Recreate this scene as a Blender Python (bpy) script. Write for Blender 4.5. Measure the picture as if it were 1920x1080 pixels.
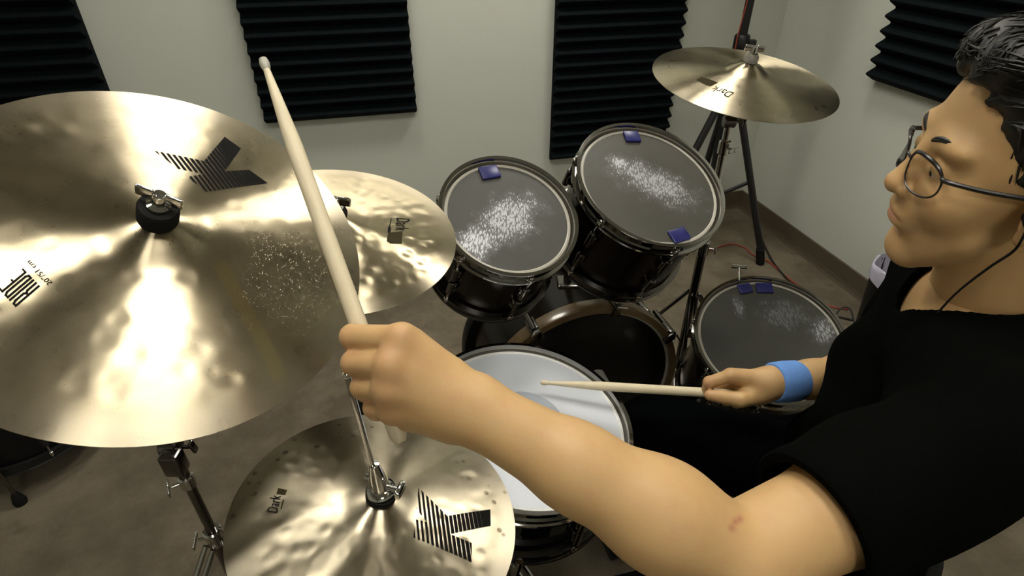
import bpy, bmesh, math, random
import numpy as np
from mathutils import Vector, Matrix

random.seed(7)
RNG = np.random.default_rng(11)
for o in list(bpy.data.objects):
    bpy.data.objects.remove(o)
scene = bpy.context.scene
COL = scene.collection
R = math.radians
PI = math.pi

# ------------------------------------------------------------------ camera
F_PX, PITCH, CAM_H = 1080.0, R(34), 1.42
cam_data = bpy.data.cameras.new('camera')
cam_data.sensor_width = 36.0
cam_data.lens = 36.0 * F_PX / 1920.0
cam_data.clip_start = 0.02
cam = bpy.data.objects.new('camera', cam_data)
cam.location = (0, 0, CAM_H)
cam.rotation_euler = (PI / 2 - PITCH, 0, 0)
COL.objects.link(cam)
scene.camera = cam

# ------------------------------------------------------------------ world, exposure
world = bpy.data.worlds.new('world')
scene.world = world
world.use_nodes = True
world.node_tree.nodes['Background'].inputs[0].default_value = (0.5, 0.48, 0.44, 1)
world.node_tree.nodes['Background'].inputs[1].default_value = 0.05
scene.view_settings.view_transform = 'Standard'
scene.view_settings.look = 'None'
scene.view_settings.gamma = 1.0
scene.view_settings.use_curve_mapping = False
scene.view_settings.exposure = 0.1

# room frame: corner of the two visible walls, axis along each wall
CORNER = np.array([1.263, 2.913, 0.0])
UL = np.array([-0.969, -0.247, 0.0])      # along the left (far) wall, away from the corner
UR = np.array([0.247, -0.969, 0.0])       # along the right wall, away from the corner
ROOM_A, ROOM_B, ROOM_H = 4.3, 5.4, 2.6
def room(a, b, z):
    return CORNER + UL * a + UR * b + np.array([0, 0, z])

# ceiling troffers of the room: centre x, y, size x, size y, strength
LIGHTS = [
    ((0.32, 0.37), (0.34, 0.42), 27.5),
    ((-0.55, 0.38), (0.26, 0.36), 27.0),
    ((-0.45, 1.85), (0.50, 0.40), 21.0),
    ((0.70, 2.05), (0.40, 0.40), 31.0),
    ((0.40, -1.70), (0.60, 0.60), 17.0),
]
LIGHT_COLOR = (1.0, 0.96, 0.86, 1)

# ------------------------------------------------------------------ pixel helpers (1920x1080 photograph)
C_O = np.array([0, 0, CAM_H])
C_R = np.array([1.0, 0, 0])
C_F = np.array([0, math.cos(PITCH), -math.sin(PITCH)])
C_U = np.array([0, math.sin(PITCH), math.cos(PITCH)])
def ray(x, y):
    return (x - 960) / F_PX * C_R - (y - 540) / F_PX * C_U + C_F
def at(x, y, d):
    return C_O + ray(x, y) * d
def onz(x, y, z):
    r = ray(x, y)
    return C_O + r * ((z - CAM_H) / r[2])

# ------------------------------------------------------------------ materials
class NT:
    def __init__(self, name):
        self.m = bpy.data.materials.new(name)
        self.m.use_nodes = True
        self.t = self.m.node_tree
        self.b = self.t.nodes['Principled BSDF']
    def n(self, kind, **kw):
        nd = self.t.nodes.new(kind)
        for k, v in kw.items():
            if k.startswith('i_'):
                key = k[2:]
                key = int(key) if key.isdigit() else key.replace('_', ' ')
                self.set(nd.inputs[key], v)
            else:
                setattr(nd, k, v)
        return nd
    def set(self, sock, v):
        if isinstance(v, bpy.types.NodeSocket):
            self.t.links.new(v, sock)
        elif isinstance(v, bpy.types.Node):
            self.t.links.new(v.outputs[0], sock)
        else:
            sock.default_value = v
    def p(self, **kw):
        for k, v in kw.items():
            self.set(self.b.inputs[k.replace('_', ' ')], v)
        return self
    def math(self, op, a, b=0.0, c=None, clamp=False):
        nd = self.t.nodes.new('ShaderNodeMath'); nd.operation = op; nd.use_clamp = clamp
        self.set(nd.inputs[0], a); self.set(nd.inputs[1], b)
        if c is not None: self.set(nd.inputs[2], c)
        return nd.outputs[0]
    def mix(self, f, a, b):
        nd = self.t.nodes.new('ShaderNodeMix'); nd.data_type = 'RGBA'
        self.set(nd.inputs[0], f); self.set(nd.inputs[6], a); self.set(nd.inputs[7], b)
        return nd.outputs[2]
    def coord(self, out='Object'):
        return self.t.nodes.new('ShaderNodeTexCoord').outputs[out]
    def noise(self, vec, scale, detail=3.0, rough=0.5):
        nd = self.n('ShaderNodeTexNoise', i_Vector=vec, i_Scale=scale, i_Detail=detail, i_Roughness=rough)
        return nd.outputs[0]
    def voro(self, vec, scale, feature='F1', rnd=1.0):
        nd = self.n('ShaderNodeTexVoronoi', feature=feature, i_Vector=vec, i_Scale=scale, i_Randomness=rnd)
        return nd.outputs['Distance']
    def ramp(self, v, a, b, lo=0.0, hi=1.0):
        nd = self.n('ShaderNodeMapRange', interpolation_type='SMOOTHSTEP')
        self.set(nd.inputs[0], v)
        for i, q in enumerate((a, b, lo, hi)): nd.inputs[i + 1].default_value = q
        return nd.outputs[0]
    def bump(self, h, strength=0.3, dist=0.002):
        nd = self.n('ShaderNodeBump', i_Strength=strength, i_Distance=dist, i_Height=h)
        self.set(self.b.inputs['Normal'], nd.outputs[0])
        return self

def c4(c): return (c[0], c[1], c[2], 1.0)
def simple(name, col, rough=0.5, metal=0.0, var=0.12, nscale=30, bump=0.0, bscale=200, **kw):
    t = NT(name)
    v = t.coord()
    f = t.noise(v, nscale)
    dark = tuple(x * (1 - var) for x in col); lite = tuple(min(1, x * (1 + var)) for x in col)
    t.p(Base_Color=t.mix(f, c4(dark), c4(lite)), Roughness=rough, Metallic=metal)
    for k, q in kw.items(): t.p(**{k: q})
    if bump: t.bump(t.noise(v, bscale, 4), bump, 0.002)
    return t.m

M = {}
M['chrome'] = simple('chrome', (0.56, 0.55, 0.53), 0.09, 1.0, 0.05)
M['chrome_dull'] = simple('chrome_dull', (0.17, 0.16, 0.15), 0.20, 1.0, 0.15)
M['hoop_chrome'] = simple('hoop_chrome', (0.36, 0.35, 0.33), 0.07, 1.0, 0.05)
M['black_metal'] = simple('black_metal', (0.012, 0.012, 0.013), 0.38, 0.0, 0.2)
M['black_rubber'] = simple('black_rubber', (0.010, 0.010, 0.010), 0.75, 0.0, 0.2, bump=0.2, Specular_IOR_Level=0.2)
M['felt'] = simple('felt', (0.018, 0.017, 0.016), 0.95, 0.0, 0.3, bump=0.6, bscale=900, Specular_IOR_Level=0.1)
M['grey_felt'] = simple('grey_felt', (0.25, 0.24, 0.22), 0.95, 0.0, 0.3, bump=0.6, bscale=900)
M['print'] = simple('print_ink', (0.008, 0.0075, 0.007), 0.8, 0.0, 0.2, Specular_IOR_Level=0.08)
M['print_olive'] = simple('print_ink_olive', (0.035, 0.028, 0.012), 0.8, 0.0, 0.2, Specular_IOR_Level=0.1)
M['foam'] = simple('foam', (0.0026, 0.0052, 0.0062), 0.95, 0.0, 0.25, 60, bump=0.4, bscale=500, Specular_IOR_Level=0.12)
M['shell'] = simple('lacquered_shell', (0.0050, 0.0028, 0.0014), 0.22, 0.0, 0.5, 14, Specular_IOR_Level=0.3)
M['snare_shell'] = simple('black_snare_shell', (0.006, 0.006, 0.008), 0.08, 0.6, 0.3, 14, Coat_Weight=0.6, Coat_Roughness=0.04)
M['black_shell'] = simple('black_shell', (0.006, 0.006, 0.007), 0.3, 0.0, 0.3, 14, Specular_IOR_Level=0.3)
M['hoop_wood'] = simple('wood_hoop', (0.15, 0.10, 0.050), 0.25, 0.0, 0.3, 30, Coat_Weight=0.5, Coat_Roughness=0.1)
M['cream'] = simple('cream_collar', (0.42, 0.40, 0.34), 0.35, 0.0, 0.06)
M['black_head'] = simple('black_drum_head', (0.006, 0.0055, 0.005), 0.30, 0.0, 0.2)
M['blue_gel'] = simple('blue_gel', (0.012, 0.014, 0.115), 0.35, 0.0, 0.2, 60)
M['fabric_blue'] = simple('blue_terry', (0.17, 0.37, 0.86), 0.95, 0.0, 0.12, 120, bump=1.0, bscale=700)
M['shirt'] = simple('black_cotton', (0.0020, 0.0024, 0.0019), 0.9, 0.0, 0.2, 40, bump=0.25, bscale=900, Specular_IOR_Level=0.02)
M['trousers'] = simple('black_denim', (0.0009, 0.0012, 0.0015), 0.9, 0.0, 0.2, 40, bump=0.25, bscale=900, Specular_IOR_Level=0.02)
M['hair'] = simple('black_hair', (0.010, 0.009, 0.0075), 0.5, 0.0, 0.4, 60, Specular_IOR_Level=0.35)
M['frame_black'] = simple('spectacle_frame', (0.010, 0.008, 0.008), 0.25, 0.0, 0.2)
M['red_cord'] = simple('red_cord', (0.32, 0.045, 0.02), 0.5, 0.0, 0.1)
M['black_cord'] = simple('black_cord', (0.012, 0.010, 0.009), 0.5, 0.0, 0.1)
M['bin'] = simple('black_bin_plastic', (0.008, 0.008, 0.009), 0.5, 0.0, 0.2, Specular_IOR_Level=0.25)
M['liner'] = simple('pale_liner', (0.52, 0.50, 0.62), 0.5, 0.0, 0.1, 40, bump=0.5, bscale=60)
M['white_frame'] = simple('white_enamel', (0.75, 0.75, 0.72), 0.4, 0.0, 0.03)
M['eye'] = simple('eye_white', (0.55, 0.50, 0.46), 0.2, 0.0, 0.05)
M['iris'] = simple('dark_iris', (0.012, 0.008, 0.006), 0.1, 0.0, 0.1)
M['nail'] = simple('fingernail', (0.62, 0.36, 0.27), 0.3, 0.0, 0.06)

def mat_wall():
    t = NT('painted_wall'); v = t.coord()
    t.p(Base_Color=t.mix(t.noise(v, 1.2, 4), c4((0.58, 0.60, 0.535)), c4((0.63, 0.65, 0.58))), Roughness=0.85)
    t.bump(t.noise(v, 140, 4), 0.12, 0.003)
    return t.m
M['wall'] = mat_wall()
def mat_floor():
    t = NT('worn_carpet'); v = t.coord()
    big = t.ramp(t.noise(v, 3.2, 6, 0.65), 0.35, 0.68)
    fine = t.noise(v, 160, 3)
    a = t.mix(big, c4((0.115, 0.093, 0.061)), c4((0.225, 0.188, 0.130)))
    st = t.ramp(t.noise(v, 9, 3), 0.60, 0.72)
    a = t.mix(t.math('MULTIPLY', st, 0.45), a, c4((0.07, 0.052, 0.036)))
    t.p(Base_Color=t.mix(t.math('MULTIPLY', fine, 0.35), a, c4((0.07, 0.056, 0.04))), Roughness=0.95)
    t.bump(fine, 0.5, 0.004)
    return t.m
M['floor'] = mat_floor()
M['baseboard'] = simple('vinyl_baseboard', (0.105, 0.082, 0.055), 0.45, 0.0, 0.08)
M['ceiling'] = simple('ceiling_tile', (0.62, 0.60, 0.55), 0.9, 0.0, 0.04)

def mat_emit():
    t = NT('lamp_diffuser'); v = t.coord()
    col = t.mix(t.noise(v, 5), c4((LIGHT_COLOR[0], LIGHT_COLOR[1] * .99, LIGHT_COLOR[2] * .98)), LIGHT_COLOR)
    t.p(Base_Color=(0.8, 0.8, 0.78, 1), Emission_Color=col)
    return t
def mat_lamp(strength):
    t = mat_emit(); t.p(Emission_Strength=strength); return t.m

def mat_cymbal(name, Rr, wear=None, hammer=0.35, hscale=42, spots=0.0, tone=(0.50, 0.43, 0.30), rough=0.285, refl_streak=None, dent=None):
    """Lathed bronze: anisotropic metal (grooves run round the centre), hammer marks, wear."""
    t = NT(name); v = t.coord()
    sep = t.n('ShaderNodeSeparateXYZ', i_Vector=v)
    flat = t.n('ShaderNodeCombineXYZ', i_X=sep.outputs[0], i_Y=sep.outputs[1])
    rr = t.n('ShaderNodeVectorMath', operation='LENGTH'); t.set(rr.inputs[0], flat.outputs[0]); rad = rr.outputs['Value']
    dark = tuple(x * 0.78 for x in tone)
    col = t.mix(t.ramp(t.noise(v, 16, 5, 0.6), 0.3, 0.7), c4(dark), c4(tone))
    ring = t.noise(t.n('ShaderNodeCombineXYZ', i_X=t.math('MULTIPLY', rad, 1.0)).outputs[0], 420, 2)
    col = t.mix(t.math('MULTIPLY', ring, 0.25), col, c4(tuple(x * 0.7 for x in tone)))
    if spots:
        sp = t.ramp(t.voro(v, 55), 0.16, 0.28, 1.0, 0.0)
        sp = t.math('MULTIPLY', sp, t.ramp(t.noise(v, 21), 0.42, 0.58))
        sp = t.math('MULTIPLY', sp, t.ramp(rad, Rr * 0.62, Rr * 0.86))
        col = t.mix(t.math('MULTIPLY', sp, spots), col, c4((0.06, 0.045, 0.02)))
    # warmer, greyer rim and a lathed edge band
    edge = t.ramp(rad, Rr * 0.84, Rr * 0.94)
    col = t.mix(t.math('MULTIPLY', edge, 0.35), col, c4((0.52, 0.46, 0.37)))
    rough_v = t.math('ADD', t.math('MULTIPLY', t.noise(v, 30, 4), 0.10), rough - 0.05)
    hv = t.voro(v, hscale, 'SMOOTH_F1')
    hmask = t.math('MULTIPLY', t.ramp(rad, Rr * 0.18, Rr * 0.30), t.ramp(rad, Rr * 0.93, Rr * 0.80))
    h = t.math('MULTIPLY', t.math('MULTIPLY', t.ramp(hv, 0.0, 0.75), hmask), t.ramp(t.noise(v, 9), 0.3, 0.6, 0.35, 1.0))
    if wear is not None:
        (wx, wy), wr = wear
        dd = t.n('ShaderNodeVectorMath', operation='DISTANCE'); t.set(dd.inputs[0], flat.outputs[0]); dd.inputs[1].default_value = (wx, wy, 0)
        warp = t.math('ADD', dd.outputs['Value'], t.math('MULTIPLY', t.noise(v, 18), wr * 0.7))
        wm = t.ramp(warp, wr * 0.9, wr * 1.5, 1.0, 0.0)
        chips = t.ramp(t.voro(v, 430), 0.14, 0.34, 1.0, 0.0)
        chips = t.math('MULTIPLY', chips, t.ramp(t.noise(v, 150), 0.44, 0.58))
        wm2 = t.math('MULTIPLY', wm, chips)
        col = t.mix(t.math('MULTIPLY', wm2, 0.55), col, c4((0.70, 0.62, 0.55)))
        h = t.math('SUBTRACT', h, t.math('MULTIPLY', wm2, 0.15))
    if refl_streak is not None:
        # reflection of stick/arm painted into the colour, a yellow streak running outwards
        (sx, sy), ang, wd = refl_streak
        mp = t.n('ShaderNodeMapping', i_Vector=flat.outputs[0]); mp.vector_type = 'TEXTURE'
        mp.inputs['Location'].default_value = (sx, sy, 0); mp.inputs['Rotation'].default_value = (0, 0, ang)
        s2 = t.n('ShaderNodeSeparateXYZ', i_Vector=mp.outputs[0])
        off = t.math('ABSOLUTE', t.math('ADD', s2.outputs[1], t.math('MULTIPLY', t.math('SUBTRACT', t.noise(v, 25), 0.5), 0.012)))
        sm = t.math('MULTIPLY', t.ramp(off, wd * 0.4, wd, 1.0, 0.0), t.ramp(t.math('ABSOLUTE', s2.outputs[0]), 0.06, 0.10, 1.0, 0.0))
        col = t.mix(t.math('MULTIPLY', sm, 0.45), col, c4((0.62, 0.50, 0.22)))
    tan = t.n('ShaderNodeTangent', direction_type='RADIAL', axis='Z')
    t.p(Base_Color=col, Metallic=1.0, Roughness=rough_v, Anisotropic=1.0, Anisotropic_Rotation=0.25, Tangent=tan.outputs[0])
    fine = t.math('MULTIPLY', ring, 0.05)
    t.bump(t.math('ADD', h, fine), hammer, 0.0016)
    return t.m

def mat_head(name, base, patches, spec_scale=150, dirt=0.25, rough=0.38):
    """Translucent grey drum head, scuffed white where the stick lands, light off the dents painted in. patches: list of (x, y, rx, ry, angle, strength)."""
    t = NT(name); v = t.coord()
    col = t.mix(t.noise(v, 9, 4), c4(tuple(x * (1 - dirt) for x in base)), c4(tuple(x * (1 + dirt) for x in base)))
    mp0 = t.n('ShaderNodeMapping', i_Vector=v); mp0.inputs['Scale'].default_value = (1.0, 0.30, 1.0); mp0.inputs['Rotation'].default_value = (0, 0, 0.5)
    chip = t.voro(mp0.outputs[0], spec_scale)
    chip2 = t.voro(mp0.outputs[0], spec_scale * 2.1)
    wob = t.math('SUBTRACT', t.noise(v, 45, 4), 0.5)
    total = None; haze = None
    for (x, y, rx, ry, ang, st) in patches:
        mp = t.n('ShaderNodeMapping', i_Vector=v); mp.vector_type = 'TEXTURE'
        mp.inputs['Location'].default_value = (x, y, 0); mp.inputs['Rotation'].default_value = (0, 0, ang); mp.inputs['Scale'].default_value = (rx, ry, 1)
        sp = t.n('ShaderNodeSeparateXYZ', i_Vector=mp.outputs[0])
        fl = t.n('ShaderNodeCombineXYZ', i_X=sp.outputs[0], i_Y=sp.outputs[1])
        ln = t.n('ShaderNodeVectorMath', operation='LENGTH'); t.set(ln.inputs[0], fl.outputs[0])
        dd = t.math('ADD', ln.outputs['Value'], t.math('MULTIPLY', wob, 1.0))
        core = t.ramp(dd, 0.15, 1.05, 1.0, 0.0)
        th = t.math('MULTIPLY_ADD', core, 0.50, 0.08)
        a = t.math('SUBTRACT', th, chip); a = t.math('MULTIPLY', a, 9.0, clamp=True)
        b = t.math('SUBTRACT', t.math('MULTIPLY', th, 0.8), chip2); b = t.math('MULTIPLY', b, 9.0, clamp=True)
        m = t.math('MULTIPLY', t.math('MAXIMUM', a, b), t.math('MULTIPLY', t.ramp(core, 0.0, 0.18), st))
        total = m if total is None else t.math('MAXIMUM', total, m)
        hz = t.math('MULTIPLY', core, st * 0.42); haze = hz if haze is None else t.math('MAXIMUM', haze, hz)
    if total is not None:
        col = t.mix(haze, col, c4((0.40, 0.41, 0.44)))
        col = t.mix(total, col, c4((0.66, 0.68, 0.72)))
        t.bump(total, 0.25, 0.0008)
    t.p(Base_Color=col, Roughness=rough, Specular_IOR_Level=0.22)
    return t.m

def mat_snare_head():
    t = NT('coated_snare_head'); v = t.coord()
    sep = t.n('ShaderNodeSeparateXYZ', i_Vector=v)
    fl = t.n('ShaderNodeCombineXYZ', i_X=sep.outputs[0], i_Y=sep.outputs[1])
    ln = t.n('ShaderNodeVectorMath', operation='LENGTH'); t.set(ln.inputs[0], fl.outputs[0])
    dot = t.ramp(ln.outputs['Value'], 0.0690, 0.0700, 1.0, 0.0)
    base = t.mix(t.noise(v, 12, 4), c4((0.56, 0.59, 0.645)), c4((0.62, 0.65, 0.71)))
    smear = t.math('MULTIPLY', t.ramp(t.noise(v, 7, 4), 0.52, 0.70), 0.25)
    base = t.mix(smear, base, c4((0.50, 0.52, 0.54)))
    t.p(Base_Color=t.mix(dot, base, c4((0.33, 0.37, 0.43))), Roughness=0.45)
    t.bump(t.noise(v, 900, 2), 0.08, 0.001)
    return t.m

def mat_stick():
    t = NT('maple'); v = t.coord()
    mp = t.n('ShaderNodeMapping', i_Vector=v); mp.inputs['Scale'].default_value = (1, 1, 0.06)
    g = t.noise(mp.outputs[0], 240, 4)
    col = t.mix(g, c4((0.62, 0.52, 0.34)), c4((0.76, 0.68, 0.50)))
    t.p(Base_Color=col, Roughness=0.5)
    return t.m
M['stick'] = mat_stick()

def mat_skin():
    t = NT('skin'); v = t.coord()
    at_ = t.n('ShaderNodeAttribute', attribute_name='tint')
    base = t.mix(t.noise(v, 22, 4), c4((0.53, 0.325, 0.140)), c4((0.60, 0.385, 0.175)))
    base = t.mix(t.math('MULTIPLY', t.ramp(t.noise(v, 60, 3), 0.45, 0.8), 0.22), base, c4((0.52, 0.235, 0.13)))
    col = t.mix(at_.outputs['Fac'], base, c4((0.40, 0.150, 0.095)))
    t.p(Base_Color=col, Roughness=0.52, Subsurface_Weight=0.12, Subsurface_Radius=(0.010, 0.004, 0.002), Subsurface_Scale=0.6)
    t.bump(t.math('ADD', t.noise(v, 420, 3), t.math('MULTIPLY', t.noise(v, 90, 3), 0.6)), 0.10, 0.001)
    return t.m
M['skin'] = mat_skin()

def mat_glass():
    t = NT('spectacle_lens'); v = t.coord()
    t.p(Base_Color=t.mix(t.noise(v, 5), (0.97, 0.97, 0.97, 1), (1, 1, 1, 1)), Roughness=0.02, Transmission_Weight=1.0, IOR=1.08)
    return t.m
M['lens'] = mat_glass()

# ------------------------------------------------------------------ mesh helpers
def unit(v):
    v = np.asarray(v, float); return v / (np.linalg.norm(v) + 1e-12)
def frame_of(n, hint=(0, 1, 0.2)):
    """3x3 with columns x, y, z where z = n."""
    z = unit(n); x = np.cross(hint, z)
    if np.linalg.norm(x) < 1e-4: x = np.cross((1, 0, 0), z)
    x = unit(x); y = np.cross(z, x)
    return np.stack([x, y, z], 1)
def mat4(c, m3):
    m = Matrix.Identity(4)
    for i in range(3):
        for j in range(3): m[i][j] = float(m3[i, j])
        m[i][3] = float(c[i])
    return m

class MB:
    def __init__(self): self.v = []; self.f = []
    def add(self, vs, fs):
        o = len(self.v); self.v.extend([tuple(map(float, q)) for q in vs]); self.f.extend([tuple(i + o for i in q) for q in fs]); return self
    def box(self, c, s, m3=None, bev=0.0):
        c = np.asarray(c, float); s = np.asarray(s, float) / 2; m3 = np.eye(3) if m3 is None else m3
        if bev <= 0:
            vs = [c + m3 @ (s * np.array(q)) for q in ((-1,-1,-1),(1,-1,-1),(1,1,-1),(-1,1,-1),(-1,-1,1),(1,-1,1),(1,1,1),(-1,1,1))]
            return self.add(vs, [(0,3,2,1),(4,5,6,7),(0,1,5,4),(1,2,6,5),(2,3,7,6),(3,0,4,7)])
        # chamfered box: rounded in plan, chamfered top and bottom
        def loop(z, ins):
            out = []
            for (sx, sy, a0) in ((1,1,0),(-1,1,90),(-1,-1,180),(1,-1,270)):
                for k in range(4):
                    a = R(a0 + 30 * k)
                    out.append(c + m3 @ np.array([sx * (s[0] - bev) + (bev - ins) * math.cos(a), sy * (s[1] - bev) + (bev - ins) * math.sin(a), z]))
            return out
        b2 = min(bev, s[2] * 0.6)
        loops = [loop(-s[2], b2 * .9), loop(-s[2] + b2 * .3, b2 * .3), loop(-s[2] + b2, 0), loop(s[2] - b2, 0), loop(s[2] - b2 * .3, b2 * .3), loop(s[2], b2 * .9)]
        n = 16; vs = [p for l in loops for p in l]; fs = []
        for k in range(5):
            for i in range(n): fs.append((k*n+i, k*n+(i+1)%n, (k+1)*n+(i+1)%n, (k+1)*n+i))
        fs.append(tuple(reversed(range(n)))); fs.append(tuple(5*n+i for i in range(n)))
        return self.add(vs, fs)
    def lathe(self, prof, seg=48, c=(0,0,0), m3=None, closed=False, a0=0.0):
        """prof: list of (r, z). closed=True joins last to first (a ring)."""
        c = np.asarray(c, float); m3 = np.eye(3) if m3 is None else m3
        vs, fs = [], []; n = len(prof); idx = []
        for (r, z) in prof:
            if r < 1e-7:
                idx.append([len(vs)] * seg); vs.append(c + m3 @ np.array([0, 0, z]))
            else:
                row = []
                for i in range(seg):
                    a = a0 + 2 * PI * i / seg
                    row.append(len(vs)); vs.append(c + m3 @ np.array([r * math.cos(a), r * math.sin(a), z]))
                idx.append(row)
        for k in range(n if closed else n - 1):
            A, B = idx[k], idx[(k + 1) % n]
            for i in range(seg):
                j = (i + 1) % seg
                q = [A[i], A[j], B[j], B[i]]
                q2 = []
                for w in q:
                    if w not in q2: q2.append(w)
                if len(q2) >= 3: fs.append(tuple(q2))
        return self.add(vs, fs)
    def cyl(self, a, b, r, r2=None, seg=16, bev=0.0):
        a = np.asarray(a, float); b = np.asarray(b, float); L = np.linalg.norm(b - a); r2 = r if r2 is None else r2
        m3 = frame_of(b - a, (0.31, 0.77, 0.2))
        if bev: pr = [(0, 0), (r - bev, 0), (r, bev), (r2, L - bev), (r2 - bev, L), (0, L)]
        else: pr = [(0, 0), (r, 0), (r2, L), (0, L)]
        return self.lathe(pr, seg, a, m3)
    def tube(self, pts, r, seg=8):
        pts = [np.asarray(p, float) for p in pts]; n = len(pts)
        rs = r if isinstance(r, (list, tuple)) else [r] * n
        up = np.array([0.17, 0.31, 0.93]); rows = []; vs = []
        for i in range(n):
            d = unit(pts[min(i + 1, n - 1)] - pts[max(i - 1, 0)])
            x = np.cross(d, up); x = unit(x) if np.linalg.norm(x) > 1e-4 else unit(np.cross(d, (1, 0, 0)))
            y = np.cross(d, x)
            row = []
            for k in range(seg):
                a = 2 * PI * k / seg
                row.append(len(vs)); vs.append(pts[i] + rs[i] * (math.cos(a) * x + math.sin(a) * y))
            rows.append(row)
        fs = []
        for i in range(n - 1):
            for k in range(seg):
                j = (k + 1) % seg
                fs.append((rows[i][k], rows[i + 1][k], rows[i + 1][j], rows[i][j]))
        fs.append(tuple(rows[0])); fs.append(tuple(reversed(rows[-1])))
        return self.add(vs, fs)
    def sphere(self, c, r, seg=16, sc=(1, 1, 1), m3=None):
        n = 9; pr = [(math.sin(PI * i / n) * r, -math.cos(PI * i / n) * r) for i in range(n + 1)]; pr[0] = (0, -r); pr[-1] = (0, r)
        m3 = np.eye(3) if m3 is None else m3
        return self.lathe(pr, seg, c, m3 @ np.diag(sc))
    def build(self, name, mat, parent=None, smooth=True, angle=40):
        me = bpy.data.meshes.new(name)
        me.from_pydata(self.v, [], self.f); me.update()
        bm = bmesh.new(); bm.from_mesh(me); bmesh.ops.recalc_face_normals(bm, faces=bm.faces); bm.to_mesh(me); bm.free()
        me.materials.append(mat)
        if smooth:
            me.polygons.foreach_set('use_smooth', [True] * len(me.polygons))
            try: me.set_sharp_from_angle(angle=R(angle))
            except Exception: pass
        o = bpy.data.objects.new(name, me); COL.objects.link(o)
        if parent is not None: o.parent = parent
        return o

def tag(o, label=None, cat=None, group=None, kind=None):
    if label: o['label'] = label
    if cat: o['category'] = cat
    if group: o['group'] = group
    if kind: o['kind'] = kind
    return o
def empty(name, mtx, label, cat, group=None):
    o = bpy.data.objects.new(name, None); o.empty_display_size = 0.05
    o.matrix_world = mtx; COL.objects.link(o)
    return tag(o, label, cat, group)
def at_loc(c): return Matrix.Translation(Vector([float(q) for q in c]))
def share(name, src, mtx, parent):
    o = bpy.data.objects.new(name, src.data); o.parent = parent; o.matrix_local = mtx; COL.objects.link(o); return o

# ================================================================== the room
ROOM3 = np.stack([UL, UR, np.array([0, 0, 1.0])], 1)
def slab(name, a0, a1, b0, b1, z0, z1, mat):
    mb = MB(); c = room((a0 + a1) / 2, (b0 + b1) / 2, (z0 + z1) / 2)
    mb.box(c, (a1 - a0, b1 - b0, z1 - z0), ROOM3)
    return tag(mb.build(name, mat, smooth=False), kind='structure')
T = 0.1
slab('floor', -T, ROOM_A + T, -T, ROOM_B + T, -0.1, 0.0, M['floor'])
slab('ceiling', -T, ROOM_A + T, -T, ROOM_B + T, ROOM_H, ROOM_H + 0.1, M['ceiling'])
slab('wall_left', 0, ROOM_A, -T, 0, 0, ROOM_H, M['wall'])
slab('wall_right', -T, 0, -T, ROOM_B + T, 0, ROOM_H, M['wall'])
slab('wall_near', 0, ROOM_A, ROOM_B, ROOM_B + T, 0, ROOM_H, M['wall'])
slab('wall_far', ROOM_A, ROOM_A + T, -T, ROOM_B + T, 0, ROOM_H, M['wall'])
def baseboard(name, along_left):
    prof = [(0.0, 0.0), (0.014, 0.0), (0.008, 0.012), (0.005, 0.03), (0.004, 0.098), (0.0, 0.102)]
    L = ROOM_A if along_left else ROOM_B
    vs = []
    for s in (0.0, L):
        for (d, z) in prof:
            vs.append(room(s, d, z) if along_left else room(d, s, z))
    n = len(prof)
    fs = [(i, (i + 1) % n, n + (i + 1) % n, n + i) for i in range(n)] + [tuple(range(n)), tuple(reversed(range(n, 2 * n)))]
    return tag(MB().add(vs, fs).build(name, M['baseboard'], smooth=False), kind='structure')
baseboard('baseboard_left', True)
baseboard('baseboard_right', False)

# ceiling lights
lamp_labels = ['square ceiling light above the drummer\'s raised arm', 'square ceiling light above the ride cymbal',
               'square ceiling light nearest the wall with the foam panels', 'square ceiling light nearest the room corner', 'square ceiling light furthest behind the camera']
for i, ((x, y), (sx, sy), st) in enumerate(LIGHTS):
    root = empty('ceiling_light', at_loc((x, y, ROOM_H)), lamp_labels[i], 'ceiling light', 'ceiling lights')
    fr = MB()
    for (cx, cy, wx, wy) in ((0, sy/2 + .015, sx + .06, .03), (0, -sy/2 - .015, sx + .06, .03), (sx/2 + .015, 0, .03, sy), (-sx/2 - .015, 0, .03, sy)):
        fr.box((cx, cy, -0.02), (wx, wy, 0.04))
    fr.build('frame', M['white_frame'], root, smooth=False)
    MB().box((0, 0, -0.018), (sx, sy, 0.012)).build('diffuser', mat_lamp(st), root, smooth=False)

# acoustic foam: wedge profile swept sideways
def foam_panel(label, on_left, s0, width, z0, height=1.22, tilt=0.0):
    pitch, base, peak = 0.0508, 0.022, 0.058
    n = int(round(height / pitch))
    prof = [(0.0, 0.0), (base * 0.8, 0.0)]
    for k in range(n):
        z = k * pitch
        for (fz, fd) in ((0.06, base), (0.40, peak - 0.004), (0.5, peak), (0.60, peak - 0.004), (0.94, base)):
            prof.append((fd, z + fz * pitch))
    prof += [(base * 0.8, n * pitch), (0.0, n * pitch)]
    vs = []; seg = 10
    for i in range(seg + 1):
        s = -width / 2 + width * i / seg
        for (d, z) in prof:
            vs.append((s, d + 0.0005, z))
    m = len(prof); fs = []
    for i in range(seg):
        for k in range(m):
            kk = (k + 1) % m
            fs.append((i*m + k, i*m + kk, (i+1)*m + kk, (i+1)*m + k))
    fs.append(tuple(range(m))); fs.append(tuple(reversed(range(seg*m, (seg+1)*m))))
    o = MB().add(vs, fs).build('acoustic_foam_panel', M['foam'], smooth=False)
    if on_left: m3 = np.stack([UL, UR, np.array([0, 0, 1.0])], 1); c = room(s0 + width/2, 0, z0)
    else: m3 = np.stack([UR, UL, np.array([0, 0, 1.0])], 1); c = room(0, s0 + width/2, z0)
    o.matrix_world = mat4(c, m3) @ Matrix.Rotation(tilt, 4, 'Y')
    return tag(o, label, 'foam panel', 'ridged acoustic foam panels on the walls')
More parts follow.
